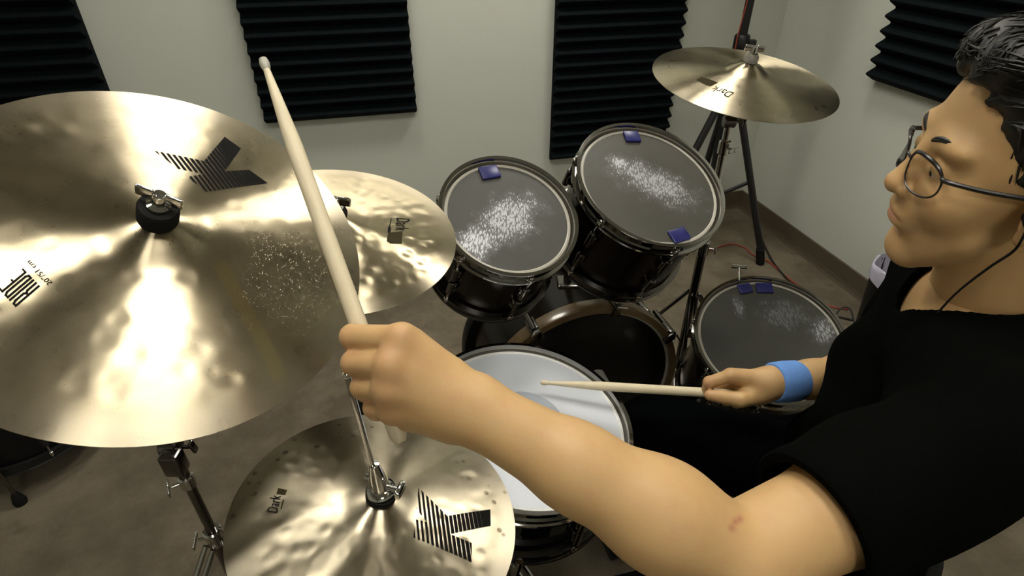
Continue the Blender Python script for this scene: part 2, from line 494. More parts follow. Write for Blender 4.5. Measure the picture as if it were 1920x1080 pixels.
foam_panel('dark ridged acoustic foam panel at the far left edge, behind the ride cymbal', True, 2.86, 0.61, 0.66)
foam_panel('dark ridged acoustic foam panel on the wall behind the raised drumstick', True, 1.73, 0.61, 0.665)
foam_panel('dark ridged acoustic foam panel between the toms and the far crash cymbal', True, 0.535, 0.585, 0.39)
foam_panel('dark ridged acoustic foam panel on the right wall behind the drummer\'s head', False, 0.62, 0.61, 0.84)

# ================================================================== cymbals
class Cymbal:
    def __init__(self, name, c, n, Rr, hb, rb, hbell, mat, label, cat, group, flip=False, part_of=None):
        self.m3 = frame_of(n); self.c = np.asarray(c, float); self.R, self.hb, self.rb, self.hbell = Rr, hb, rb, hbell
        self.sgn = -1 if flip else 1
        N = 30; prof = []
        for i in range(N + 1):
            u = i / N; r = 0.006 + (Rr - 0.006) * (u ** 0.85)
            prof.append((r, self.z(r)))
        th = 0.0011
        under = [(r, z - th * self.sgn) for (r, z) in reversed(prof)]
        mb = MB().lathe(prof + under, 160, closed=True)
        self.o = mb.build(name, mat, smooth=True, angle=60)
        self.o.matrix_world = mat4(self.c, self.m3)
        tag(self.o, label, cat, group)
    def z(self, r):
        if r >= self.rb:
            q = self.hb * (1 - ((r - self.rb) / (self.R - self.rb)) ** 1.55)
        else:
            q = self.hb + self.hbell * (1 - (r / self.rb) ** 2) ** 1.35
        return q * self.sgn
    def local(self, px, py):
        """pixel of the photograph -> point on the cymbal surface, in the cymbal's own frame."""
        r = self.m3.T @ ray(px, py); o = self.m3.T @ (C_O - self.c)
        h = 0.0
        for _ in range(12):
            t = (h - o[2]) / r[2]; p = o + r * t; h = self.z(min(math.hypot(p[0], p[1]), self.R))
        return p[:2]
    def decal(self, polys, name, mat, lift=0.0006):
        """polys: convex 2D polygons in the cymbal's frame, laid on the curved surface."""
        mb = MB()
        for P in polys:
            vs = [(x, y, self.z(math.hypot(x, y)) + lift) for (x, y) in P]
            mb.add(vs, [tuple(range(len(vs)))])
        return mb.build(name, mat, self.o, smooth=False)

def clip(poly, nx, ny, d):
    """keep the side where nx*x + ny*y >= d."""
    out = []
    for i in range(len(poly)):
        a, b = poly[i], poly[(i + 1) % len(poly)]
        fa, fb = nx*a[0] + ny*a[1] - d, nx*b[0] + ny*b[1] - d
        if fa >= 0: out.append(a)
        if (fa < 0) != (fb < 0):
            t = fa / (fa - fb); out.append((a[0] + t*(b[0]-a[0]), a[1] + t*(b[1]-a[1])))
    return out
def area(p): return abs(sum(p[i][0]*p[(i+1)%len(p)][1] - p[(i+1)%len(p)][0]*p[i][1] for i in range(len(p)))) / 2
def striped_k(cym, px, sdir_from, sdir_to):
    """the striped letter K; px: its eleven corner pixels A..K."""
    L = {k: tuple(cym.local(*q)) for k, q in zip('ABCDEFGHIJK', px)}
    quads = [[L[q] for q in s] for s in ('ABJK', 'BCDE', 'EFGH', 'JBEH', 'IJH')]
    a = np.array(cym.local(*sdir_from)); b = np.array(cym.local(*sdir_to)); ax = unit(np.append(b - a, 0))[:2]
    allp = np.array(list(L.values())); s = allp @ ax; s0, s1 = s.min(), s.max(); n = 20
    out = []
    for i in range(n):
        u = i / (n - 1.0)
        w = min(1.02, 0.50 + 0.62 * max(0.0, (u - 0.08)))
        lo = s0 + (s1 - s0) * i / n; hi = lo + (s1 - s0) / n * w
        for qd in quads:
            p = clip(clip(qd, ax[0], ax[1], lo), -ax[0], -ax[1], -hi)
            if len(p) >= 3 and area(p) > 1e-8:
                t = np.array(p) @ np.array([-ax[1], ax[0]]); m = 5
                for k in range(m):
                    l2 = t.min() + (t.max() - t.min()) * k / m; h2 = t.min() + (t.max() - t.min()) * (k + 1) / m
                    q = clip(clip(p, -ax[1], ax[0], l2), ax[1], -ax[0], -h2)
                    if len(q) >= 3 and area(q) > 1e-9: out.append(q)
    cym.decal(out, 'striped_logo', M['print'])
def frame_map(cym, o, xe, ye):
    O_, X_, Y_ = (np.array(cym.local(*q)) for q in (o, xe, ye))
    return lambda u, v: tuple(O_ + (X_ - O_) * u + (Y_ - O_) * v)
def stroke(pts, w, fx=1.0):
    out = []
    for (a, b) in zip(pts[:-1], pts[1:]):
        a = np.array(a, float); b = np.array(b, float); d = b - a; L = math.hypot(*d) + 1e-9; d /= L
        n = np.array([-d[1], d[0]]) * w / 2; a2 = a - d * w / 2; b2 = b + d * w / 2
        for k in range(3):
            p0 = a2 + (b2 - a2) * k / 3; p1 = a2 + (b2 - a2) * (k + 1) / 3
            out.append([tuple(p0 + n), tuple(p1 + n), tuple(p1 - n), tuple(p0 - n)])
    return out
def font_polys(text):
    cu = bpy.data.curves.new('lettering', 'FONT'); cu.body = text; cu.resolution_u = 3
    ob = bpy.data.objects.new('lettering', cu); COL.objects.link(ob)
    dg = bpy.context.evaluated_depsgraph_get(); me = ob.evaluated_get(dg).to_mesh()
    V = [(v.co.x, v.co.y) for v in me.vertices]; P = [[V[i] for i in p.vertices] for p in me.polygons]
    ob.evaluated_get(dg).to_mesh_clear(); bpy.data.objects.remove(ob); bpy.data.curves.remove(cu)
    xs = [q[0] for p in P for q in p]; ys = [q[1] for p in P for q in p]
    x0, x1, y1 = min(xs), max(xs), max(ys)
    return [[((x - x0) / (x1 - x0), y / y1) for (x, y) in p] for p in P]
def lettering(cym, text, o, xe, ye, name='lettering', mat='print'):
    fm = frame_map(cym, o, xe, ye)
    cym.decal([[fm(*q) for q in p] for p in font_polys(text)], name, M[mat])
def zq(ox, oy, sc, pts): return [(ox + x / sc, oy + y / sc) for (x, y) in pts]

RIDE_C, RIDE_N = np.array([-0.4417, 0.6237, 1.065]), unit((0.478, -0.322, 0.817))
m3 = frame_of(RIDE_N)
tmp = Cymbal.__new__(Cymbal); tmp.m3 = m3; tmp.c = RIDE_C; tmp.R, tmp.hb, tmp.rb, tmp.hbell, tmp.sgn = 0.254, 0.030, 0.058, 0.024, 1
wl = tmp.local(545, 520); sl = tmp.local(470, 600); sl2 = tmp.local(530, 720)
ride = Cymbal('ride_cymbal', RIDE_C, RIDE_N, 0.254, 0.030, 0.058, 0.024,
              mat_cymbal('ride_bronze', 0.254, wear=(tuple(wl), 0.085), hammer=0.32, hscale=36,
                         refl_streak=(tuple(sl), math.atan2(sl2[1]-sl[1], sl2[0]-sl[0]), 0.012)),
              'large bronze ride cymbal with a striped K and RIDE print, left foreground', 'cymbal', 'cymbals of the kit')
striped_k(ride, zq(280, 240, 8, [(75,345),(820,500),(1130,135),(1375,310),(1125,655),(1495,630),(1775,830),(860,960),(570,740),(820,690),(430,610)]),
          (280 + 400/8, 240 + 650/8), (280 + 1450/8, 240 + 480/8))
fm = frame_map(ride, (73.3, 537.8), (42.1, 504.7), (30.5, 574.7))
rw = 0.075
letters = []
for pts in ([(0.03,0),(0.03,1),(0.15,1),(0.20,0.9),(0.20,0.55),(0.15,0.46),(0.03,0.46)], [(0.12,0.46),(0.20,0.38),(0.20,0)],
            [(0.36,0),(0.36,1)], [(0.50,0.0),(0.50,1),(0.62,1),(0.68,0.9),(0.68,0.1),(0.62,0),(0.50,0)],
            [(0.97,1),(0.82,1),(0.82,0),(0.97,0)], [(0.82,0.52),(0.93,0.52)]):
    # strokes are laid out in metres so that their width stays even
    sx = np.linalg.norm(np.array(fm(1,0)) - np.array(fm(0,0))); sy = np.linalg.norm(np.array(fm(0,1)) - np.array(fm(0,0)))
    for qd in stroke([(a*sx, b*sy) for a, b in pts], rw*sx): letters.append([fm(a/sx, b/sy) for a, b in qd])
ride.decal(letters, 'lettering', M['print'])
lettering(ride, '20"/51 cm', (99.2, 530.7), (57, 487.9), (89.8, 536.5))

hat_n = unit((0.197, 0.059, 0.979)); hat_c = np.array([-0.1702, 0.4488, 0.7699])
hat_mat = mat_cymbal('hat_bronze', 0.178, hammer=0.28, hscale=52, spots=0.85, tone=(0.48, 0.42, 0.31), rough=0.30)
hat = Cymbal('hi_hat_cymbal', hat_c, hat_n, 0.178, 0.018, 0.046, 0.016, hat_mat,
             'upper bronze hi-hat cymbal with a striped K, bottom centre beside the clutch', 'cymbal', 'cymbals of the kit')
hat2 = Cymbal('hi_hat_cymbal', hat_c - hat_n * 0.006, hat_n, 0.177, 0.018, 0.046, 0.016, hat_mat,
              'lower bronze hi-hat cymbal lying upside down under the one with the clutch', 'cymbal', 'cymbals of the kit', flip=True)
striped_k(hat, zq(760, 900, 6.75, [(165,100),(530,458),(1075,375),(1080,580),(560,685),(840,800),(840,1040),(100,730),(125,500),(275,535),(140,370)]),
          (760 + 130/6.75, 900 + 560/6.75), (760 + 1078/6.75, 900 + 560/6.75))
lettering(hat, 'Dark', *zq(480, 900, 13.5, [(545,840),(635,410),(275,800)]))
hat.decal([[tuple(hat.local(*q)) for q in zq(480, 900, 13.5, p)] for p in ([(560,210),(790,260),(740,380),(520,350)], [(680,500),(715,510),(650,740),(615,740)])], 'label_block', M['print_olive'])

CL_C, CL_N = np.array([-0.2886, 0.8333, 0.968]), unit((0.1704, -0.1183, 0.9782))
crash_l = Cymbal('crash_cymbal', CL_C, CL_N, 0.197, 0.020, 0.047, 0.014, mat_cymbal('crash_bronze', 0.197, hammer=0.6, hscale=46, tone=(0.48, 0.41, 0.28), rough=0.32),
                 'hammered bronze crash cymbal half hidden behind the ride cymbal, beside a tom', 'cymbal', 'cymbals of the kit')
lettering(crash_l, 'Dark', *zq(700, 390, 12, [(522,232),(498,505),(815,250)]))
crash_l.decal([[tuple(crash_l.local(*q)) for q in zq(700, 390, 12, p)] for p in ([(395,235),(412,235),(378,430),(350,430)], [(330,430),(395,430),(390,545),(325,550)])], 'label_line', M['print'])
crash_l.decal([[tuple(crash_l.local(*q)) for q in zq(700, 390, 12, [(330,565),(660,525),(640,810),(390,800),(300,750)])]], 'label_block', M['print_olive'])

CR_C, CR_N = np.array([0.5831, 1.4943, 1.0419]), unit((0.0709, -0.1451, 0.9869))
crash_r = Cymbal('crash_cymbal', CR_C, CR_N, 0.229, 0.026, 0.056, 0.022, mat_cymbal('far_crash_bronze', 0.229, hammer=0.15, hscale=40, tone=(0.52, 0.45, 0.32), rough=0.29),
                 'smooth bronze crash cymbal standing alone near the corner, top right', 'cymbal', 'cymbals of the kit')
lettering(crash_r, 'Dark', *zq(1280, 120, 13.5, [(1310,735),(830,555),(1150,850)]))
crash_r.decal([[tuple(crash_r.local(*q)) for q in zq(1280, 120, 13.5, p)] for p in ([(330,410),(480,330),(680,390),(540,520)], [(540,520),(680,390),(890,475),(700,575)])], 'label_block', M['print_olive'])

# ------------------------------------------------------------------ stands
def tripod(root, c, top, reach, az, r=0.0095, spread=0.30, mat='chrome', foot=True, double=True):
    """three legs with rubber feet and a brace to the pipe; c is the floor point below the pipe."""
    c = np.asarray(c, float)
    for a in az:
        d = np.array([math.cos(a), math.sin(a), 0])
        p0 = c + d * 0.018 + np.array([0, 0, top]); p1 = c + d * reach + np.array([0, 0, 0.014])
        s = np.cross(d, (0, 0, 1)) * 0.010
        lg = MB()
        if double: lg.tube([p0 + s, p1 + s], r * .6, 8); lg.tube([p0 - s, p1 - s], r * .6, 8)
        else: lg.tube([p0, p1], r, 10)
        leg = lg.build('leg', M[mat], root)
        MB().tube([p0 + (p1 - p0) * 0.52, c + d * 0.018 + np.array([0, 0, max(0.06, top * spread)])], r * 0.55, 8).build('brace', M[mat], root)
        MB().lathe([(0, 0), (0.015, 0), (0.017, 0.008), (0.014, 0.024), (0, 0.030)], 14, (p1[0], p1[1], 0.0)).build('rubber_foot', M['black_rubber'], leg)
def pipe(root, a, b, r, mat='chrome', name='pipe'):
    return MB().cyl(a, b, r, seg=20, bev=min(0.002, r * .3)).build(name, M[mat], root)
def collar(root, p, d, r, L=0.035, mat='chrome', wing=(1, 0, 0)):
    p = np.asarray(p, float); d = unit(d)
    o = MB().cyl(p - d * L/2, p + d * L/2, r, seg=20, bev=0.003).build('memory_collar', M[mat], root)
    w = unit(np.cross(d, np.cross(wing, d)))
    t = unit(np.cross(d, w)); q = p + w * (r + 0.012)
    mb = MB().cyl(p + w * r * .7, q, 0.0035, seg=10)
    mb.box(q + w * 0.006 + t * 0.010, (0.004, 0.020, 0.012), np.stack([w, t, d], 1), 0.0018); mb.box(q + w * 0.006 - t * 0.010, (0.004, 0.020, 0.012), np.stack([w, t, d], 1), 0.0018)
    mb.build('wing_screw', M[mat], o)
    return o
def cymbal_top(root, cym, nut_mat='chrome', felt='felt', felt_r=0.019, felt_h=0.020, black=False):
    """rod, felts and wing nut of a stand, along the cymbal's axis (world frame; root at identity rotation)."""
    c, n = cym.c, cym.m3[:, 2]; h = cym.hb + cym.hbell
    base = np.array(root.matrix_world.translation)
    m3 = cym.m3; q = lambda z: c + n * z - base
    MB().cyl(q(h - 0.16), q(h + felt_h + 0.022), 0.0035, seg=12).build('threaded_rod', M['chrome'], root)
    MB().lathe([(0, 0), (felt_r * .95, 0), (felt_r, 0.003), (felt_r, felt_h - .004), (felt_r * .92, felt_h), (0, felt_h)], 28, q(h - 0.0005), m3).build('top_felt', M[felt], root)
    MB().lathe([(0, 0), (0.016, 0), (0.018, 0.006), (0.016, 0.014), (0, 0.014)], 24, q(h - 0.0185), m3).build('lower_felt', M[felt], root)
    wn = MB().lathe([(0, 0), (0.013, 0), (0.013, 0.004), (0.008, 0.006), (0.007, 0.020), (0.0, 0.021)], 20, q(h + felt_h), m3)
    for s in (-1, 1):
        wn.box(q(h + felt_h + 0.016) + m3[:, 0] * s * 0.015, (0.020, 0.005, 0.016), m3, 0.0022)
    return wn.build('wing_nut', M[nut_mat], root)
def tilter(root, p, n, mat='chrome'):
    """ratchet joint between the pipe and the cymbal rod."""
    p = np.asarray(p, float); ax = unit(np.cross(n, (0, 0, 1)) if abs(n[2]) < .98 else (1, 0, 0))
    MB().cyl(p - ax * 0.016, p + ax * 0.016, 0.017, seg=24, bev=0.003).build('tilter', M[mat], root)
    mb = MB().cyl(p + ax * 0.016, p + ax * 0.034, 0.004, seg=10)
    mb.box(p + ax * 0.040, (0.03, 0.012, 0.006), frame_of(ax), 0.002)
    mb.build('wing_screw', M[mat], root)

# ride stand: straight pipe on the floor left of the hi-hat, tilter below the ride
RS = np.array([-0.606, 0.69, 0.0])
st = empty('cymbal_stand', at_loc(RS), 'chrome cymbal stand holding up the large ride cymbal', 'cymbal stand', 'chrome stands')
tripod(st, (0, 0, 0), 0.33, 0.30, (R(5), R(118), R(245)))
pipe(st, (0, 0, 0.06), (0, 0, 0.34), 0.0125, 'chrome_dull'); collar(st, (0, 0, 0.345), (0, 0, 1), 0.018, 0.045, wing=(-1, -.3, 0))
pipe(st, (0, 0, 0.34), (0, 0, 0.60), 0.0095, 'chrome_dull'); collar(st, (0, 0, 0.52), (0, 0, 1), 0.014, 0.03, wing=(-1, -.6, 0))
arm_top = RIDE_C - RIDE_N * 0.10 - RS
tilter(st, (0, 0, 0.615), arm_top, 'chrome_dull')
MB().box((0.012, -0.022, 0.60), (0.035, 0.03, 0.05), None, 0.006).build('clamp', M['chrome_dull'], st)
pipe(st, (0, 0, 0.615), arm_top, 0.008, 'chrome_dull', 'boom_arm')
tilter(st, arm_top, RIDE_N)
wn = cymbal_top(st, ride, 'chrome', 'felt', 0.022, 0.026)

# left crash stand, straight below its cymbal
CS = np.array([CL_C[0] - CL_N[0] * .1, CL_C[1] - CL_N[1] * .1, 0])
st = empty('cymbal_stand', at_loc(CS), 'dark cymbal stand under the crash cymbal beside the tom', 'cymbal stand', 'chrome stands')
tripod(st, (0, 0, 0), 0.36, 0.24, (R(30), R(150), R(262)), mat='chrome_dull')
pipe(st, (0, 0, 0.06), (0, 0, 0.48), 0.0135, 'black_metal'); collar(st, (0, 0, 0.48), (0, 0, 1), 0.019, 0.05, 'black_metal', wing=(1, 0, 0))
ct = CL_C - CL_N * 0.10 - CS
pipe(st, (0, 0, 0.46), ct, 0.0105, 'black_metal'); tilter(st, ct, CL_N, 'chrome_dull')
cymbal_top(st, crash_l, felt_h=0.012)

# right crash stand
CS = np.array([CR_C[0] - CR_N[0] * .1, CR_C[1] - CR_N[1] * .1, 0])
st = empty('cymbal_stand', at_loc(CS), 'chrome cymbal stand under the lone crash cymbal near the corner', 'cymbal stand', 'chrome stands')
tripod(st, (0, 0, 0), 0.38, 0.25, (R(20), R(140), R(260)), mat='chrome_dull')
pipe(st, (0, 0, 0.06), (0, 0, 0.55), 0.0135, 'chrome_dull'); collar(st, (0, 0, 0.55), (0, 0, 1), 0.019, 0.05, wing=(1, -.4, 0))
ct = CR_C - CR_N * 0.11 - CS
pipe(st, (0, 0, 0.53), ct, 0.0105); collar(st, ct - np.array([0, 0, .07]), (0, 0, 1), 0.016, 0.04, wing=(.6, -1, 0)); tilter(st, ct, CR_N, 'chrome_dull')
cymbal_top(st, crash_r, 'chrome', 'grey_felt', 0.017, 0.016)

# hi-hat stand: base, pipe, pull rod and clutch
h_top = hat_c + hat_n * (hat.hb + hat.hbell)
HS = np.array([hat_c[0] - hat_n[0] * .06, hat_c[1] - hat_n[1] * .06, 0])
rod_d = unit((-0.045, -0.010, 1.0))
st = empty('hi_hat_stand', at_loc(HS), 'chrome hi-hat stand with pull rod and clutch through both hi-hats', 'hi-hat stand', 'chrome stands')
tripod(st, (0, 0, 0), 0.30, 0.24, (R(75), R(180), R(285)))
ub = hat_c - hat_n * (0.006 + hat.hb + hat.hbell + 0.012) - HS
pipe(st, (0, 0, 0.05), (0, 0, 0.45), 0.014); collar(st, (0, 0, 0.45), (0, 0, 1), 0.019, 0.05)
pipe(st, (0, 0, 0.43), ub, 0.0105)
MB().lathe([(0, 0), (0.024, 0), (0.026, 0.005), (0.02, 0.012), (0, 0.012)], 28, ub, frame_of(hat_n)).build('seat_cup', M['chrome'], st)
tp = h_top - HS
clutch = MB().lathe([(0, 0), (0.0175, 0.0), (0.0185, 0.004), (0.0165, 0.008), (0.012, 0.010), (0.0105, 0.030), (0.0075, 0.044), (0.006, 0.052), (0, 0.053)], 28, tp + hat_n * 0.008, frame_of(rod_d))
clutch.build('clutch', M['chrome'], st)
MB().lathe([(0, 0), (0.019, 0), (0.0195, 0.008), (0, 0.009)], 28, tp - hat_n * 0.0005, frame_of(hat_n)).build('clutch_felt', M['felt'], st)
cw = MB(); side = unit(np.cross(rod_d, (0.3, 1, 0)))
pc = tp + rod_d * 0.022
cw.cyl(pc, pc - side * 0.026, 0.004, seg=10)
cw.box(pc - side * 0.030, (0.008, 0.022, 0.012), np.stack([side, unit(np.cross(rod_d, side)), rod_d], 1), 0.003)
cw.cyl(tp + rod_d * 0.034, tp + rod_d * 0.034 + side * 0.014, 0.004, seg=10)
cw.build('clutch_screw', M['chrome'], st)
MB().cyl(tp - rod_d * 0.02, tp + rod_d * 0.205, 0.0034, seg=14, bev=0.001).build('pull_rod', M['chrome'], st)
MB().sphere(tp + rod_d * 0.205, 0.0046, 12).build('rod_tip', M['chrome'], st)
# footboard of the hi-hat
ped = MB(); ped.box((0.125, -0.01, 0.036), (0.25, 0.085, 0.010), frame_of((0.16, 0.0, 1.0), (0, 1, 0)), 0.004)
ped.build('footboard', M['chrome_dull'], st)
MB().box((0.125, -0.01, 0.006), (0.26, 0.06, 0.010), None, 0.003).build('base_plate', M['black_metal'], st)

# ================================================================== drums
class Drum:
    """Frame: origin on the batter rim plane, z out of the head. The Empty sits at the bottom hoop."""
    def __init__(self, name, c, n, Rr, depth, lugs, a0, label, cat, group, shell, head, hoop='hoop_chrome', collar_mat='cream', wall_lug=0.06, bottom='black_head', lug_mat='chrome_dull', skip=()):
        self.m3 = frame_of(n); self.c = np.asarray(c, float); self.R = Rr; self.depth = depth
        base = self.c - self.m3[:, 2] * depth
        self.root = root = empty(name, mat4(base, self.m3), label, cat, group)
        D = depth; Rs = Rr - 0.013; self.head_z = D - 0.013; self.Rs = Rs
        # shell
        MB().lathe([(Rs - .006, 0.012), (Rs, 0.014), (Rs, D - .017), (Rs - .006, D - .015)], 72, closed=True).build('shell', M[shell], root)
        # heads
        hz = self.head_z
        hd = MB().lathe([(0, hz), (Rs * .35, hz), (Rs * .7, hz), (Rs - .005, hz), (Rs - .0045, hz - .002), (0, hz - .0025)], 72).build('batter_head', head, root)
        MB().lathe([(Rs - .0060, hz + .0002), (Rs - .0040, hz + .0014), (Rs - .000, hz + .0006), (Rs + .004, hz - .010), (Rs + .001, hz - .012), (Rs - .005, hz - .0015)], 72, closed=True).build('head_collar', M[collar_mat], hd)
        MB().lathe([(0, 0.010), (Rs - .002, 0.010), (Rs + .003, 0.018), (Rs + .0005, 0.020), (Rs + .0005, .014), (0, 0.012)], 64).build('bottom_head', M[bottom], root)
        # hoops: triple flanged
        def hoop_prof(z, s):
            return [(Rs + .0055, z), (Rr - .0005, z), (Rr, z - s * .0015), (Rr - .001, z - s * .003), (Rs + .0085, z - s * .004), (Rs + .0075, z - s * .026),
                    (Rs + .014, z - s * .028), (Rs + .015, z - s * .0305), (Rs + .0045, z - s * .031), (Rs + .0045, z - s * .004)]
        th = MB().lathe(hoop_prof(D, 1), 96, closed=True).build('hoop', M[hoop], root, angle=30)
        bh = MB().lathe(hoop_prof(0.0, -1), 96, closed=True).build('hoop', M['chrome_dull' if hoop == 'hoop_chrome' else hoop], root, angle=30)
        # lugs with tension rods
        L = min(0.045, D * .3)
        for k in range(lugs):
            a = a0 + 2 * PI * k / lugs
            m3 = np.stack([[math.cos(a), math.sin(a), 0], [-math.sin(a), math.cos(a), 0], [0, 0, 1]], 1)
            def P(r, t, z): return m3 @ np.array([r, t, z])
            for (z0, s, zt) in ((D - .075 if D > .16 else D * .62, 1, D), (0.075 if D > .16 else D * .38, -1, 0.0)):
                mb = MB()
                mb.cyl(P(Rs + .011, 0, z0 - L/2), P(Rs + .011, 0, z0 + L/2), .0075, seg=12, bev=.002)
                mb.box(P(Rs + .005, 0, z0), (.012, .020, L * .55), m3, .003)
                lug = mb.build('lug', M[lug_mat], root)
                rod = MB(); rr = Rs + .0115
                rod.cyl(P(rr, 0, z0 + s * L * .3), P(rr, 0, zt - s * .020), .0028, seg=8)
                rod.cyl(P(rr, 0, zt - s * .029), P(rr, 0, zt - s * .019), .0062, seg=12, bev=.0012)
                rod.box(P(rr, 0, zt - s * .015), (.0055, .0055, .009), m3, .0012)
                rod.build('tension_rod', M['chrome'], lug)
    def world(self, x, y, z):  # z measured from the rim plane
        return self.c + self.m3 @ np.array([x, y, z])
    def local(self, px, py, z=-0.013):
        r = self.m3.T @ ray(px, py); o = self.m3.T @ (C_O - self.c); t = (z - o[2]) / r[2]
        return (o + r * t)[:2]
def ang(p): return math.atan2(p[1], p[0])

def drum_tmp(c, n):
    d = Drum.__new__(Drum); d.m3 = frame_of(n); d.c = np.asarray(c, float); return d
def patch(d, px, rx, ry, to, st):
    """patch of scuffs and painted glints at a pixel, its long axis pointing at another pixel."""
    p = d.local(*px); q = d.local(*to)
    return (p[0], p[1], rx, ry, math.atan2(q[1]-p[1], q[0]-p[0]), st)

# rack toms
T1 = ((-0.0029, 0.9817, 0.929), (0.2478, -0.4531, 0.8563)); T2 = ((0.2877, 1.1019, 0.9419), (0.2252, -0.4171, 0.8805))
d = drum_tmp(*T1)
h1 = mat_head('tom_head_near', (0.082, 0.080, 0.074), [patch(d, (955, 410), 0.105, 0.066, (1010, 370), 0.72), patch(d, (897, 455), 0.062, 0.046, (945, 430), 1.0)], 330)  # second patch: stick marks with the lamp's reflection painted in white
tom1 = Drum('rack_tom', *T1, 0.137, 0.205, 6, ang(d.local(1006, 540)), 'smaller dark lacquered rack tom beside the half-hidden crash cymbal', 'drum', 'drums of the kit', 'shell', h1)
d = drum_tmp(*T2)
h2 = mat_head('tom_head_far', (0.072, 0.069, 0.060), [patch(d, (1225, 342), 0.135, 0.066, (1310, 378), 0.42), patch(d, (1160, 305), 0.040, 0.026, (1200, 320), 0.6)], 300)
tom2 = Drum('rack_tom', *T2, 0.163, 0.225, 6, ang(d.local(1273, 470)), 'larger dark lacquered rack tom in front of the corner, under the lone crash cymbal', 'drum', 'drums of the kit', 'shell', h2)
# floor tom
FT = ((0.6566, 1.1438, 0.5024), (-0.0667, -0.3526, 0.9334))
d = drum_tmp(*FT)
h3 = mat_head('floor_tom_head', (0.064, 0.064, 0.057), [patch(d, (1545, 620), 0.060, 0.045, (1560, 600), 0.40), patch(d, (1385, 575), 0.05, 0.02, (1380, 560), 0.22), patch(d, (1470, 590), 0.10, 0.07, (1500, 590), 0.12)], 230)
ftom = Drum('floor_tom', *FT, 0.189, 0.33, 8, ang(d.local(1305, 600)), 'dark floor tom behind the hand with the blue wristband', 'drum', 'drums of the kit', 'shell', h3)
# snare
SN = ((0.0248, 0.7039, 0.6772), (0.1457, -0.0392, 0.9886))
d = drum_tmp(*SN)
snare = Drum('snare_drum', *SN, 0.189, 0.145, 8, ang(d.local(1189, 850)), 'white-headed snare drum with a grey centre dot and chrome rims', 'drum', 'drums of the kit', 'snare_shell', mat_snare_head(), collar_mat='white_frame', bottom='white_frame')
# black drum cut by the left edge
BD = ((-1.47, 1.23, 0.46), (0, 0, 1))
bdrum = Drum('floor_tom', *BD, 0.22, 0.36, 6, R(20), 'black floor-standing drum cut off at the bottom left corner', 'drum', 'drums of the kit', 'black_shell', M['black_head'], hoop='black_metal', collar_mat='black_head', lug_mat='black_metal')

def drum_legs(drum, angs, mat='chrome', over=0.03):
    """vertical leg rods in brackets on the shell, with rubber feet on the floor."""
    inv = drum.root.matrix_world.inverted()
    for a in angs:
        top = drum.world((drum.Rs + .022) * math.cos(a), (drum.Rs + .022) * math.sin(a), -drum.depth * .35)
        br = drum.m3.T @ (top - (drum.c - drum.m3[:, 2] * drum.depth))
        m3 = np.stack([[math.cos(a), math.sin(a), 0], [-math.sin(a), math.cos(a), 0], [0, 0, 1]], 1)
        bk = MB().box(br - m3[:, 0] * .012, (.024, .034, .055), m3, .005).build('leg_bracket', M[mat], drum.root)
        def loc(p): q = inv @ Vector([float(w) for w in p]); return (q.x, q.y, q.z)
        up = np.array([0, 0, 1.0]); dirn = unit(drum.m3[:, 2])
        hi = top + dirn * over; foot = top - dirn * ((top[2] - 0.02) / dirn[2])
        lg = MB().tube([loc(hi), loc(foot)], .0055, 10).build('leg', M[mat], drum.root)
        m4 = drum.m3.T
        MB().lathe([(0, -.02), (.016, -.02), (.017, -.008), (.010, .02), (0, .022)], 14, loc(foot), m4 @ np.eye(3)).build('rubber_foot', M['black_rubber'], lg)
        wb = loc(top); w = m3[:, 0]
        MB().box(np.array(wb) + w * .022, (.006, .030, .011), m3, .002).cyl(np.array(wb), np.array(wb) + w * .022, .004, seg=8).build('wing_screw', M['chrome'], bk)
fl = drum_tmp(*FT)
a_f = ang(fl.local(1385, 500))
drum_legs(ftom, (a_f, a_f + R(125), a_f - R(118)), 'chrome_dull', over=.05)
bl = drum_tmp(*BD)
pl = np.array([-1.40, 1.035]) - np.array(BD[0][:2]); lp = bl.m3.T @ np.array([pl[0], pl[1], 0])
drum_legs(bdrum, (ang(lp), ang(lp) + R(120), ang(lp) - R(120)), 'chrome_dull')
# chrome T of the floor tom's raised leg, sticking up behind its rim
q = ftom.world(0.0, 0.0, 0.0)
tk_c = at(1386, 500, 1.60)
inv = ftom.root.matrix_world.inverted()
def floc(p): w = inv @ Vector([float(z) for z in p]); return np.array((w.x, w.y, w.z))
MB().tube([floc(at(1387, 527, 1.56)), floc(tk_c)], .0028, 8).tube([floc(at(1371, 499, 1.60)), floc(at(1400, 501, 1.60))], .0058, 12).build('leg_key', M['chrome'], ftom.root)

# snare stand
SB = snare.world(0, 0, -snare.depth); SS = np.array([SB[0] - .02, SB[1], 0])
st = empty('snare_stand', at_loc(SS), 'chrome tripod stand carrying the white snare drum', 'snare stand', 'chrome stands')
tripod(st, (0, 0, 0), 0.26, 0.24, (R(85), R(205), R(325)))
pipe(st, (0, 0, 0.05), (0, 0, 0.42), 0.013); collar(st, (0, 0, 0.36), (0, 0, 1), 0.018)
for k in range(3):
    a = R(30 + 120 * k); e = snare.world(0, 0, 0)
    pb = snare.c + snare.m3 @ np.array([math.cos(a) * (snare.R + .006), math.sin(a) * (snare.R + .006), -snare.depth - .008]) - SS
    pt = pb + snare.m3[:, 2] * .035
    MB().tube([(0, 0, .42), (pb * .5 + np.array([0, 0, .20])), pb, pt], .006, 8).build('basket_arm', M['chrome'], st)

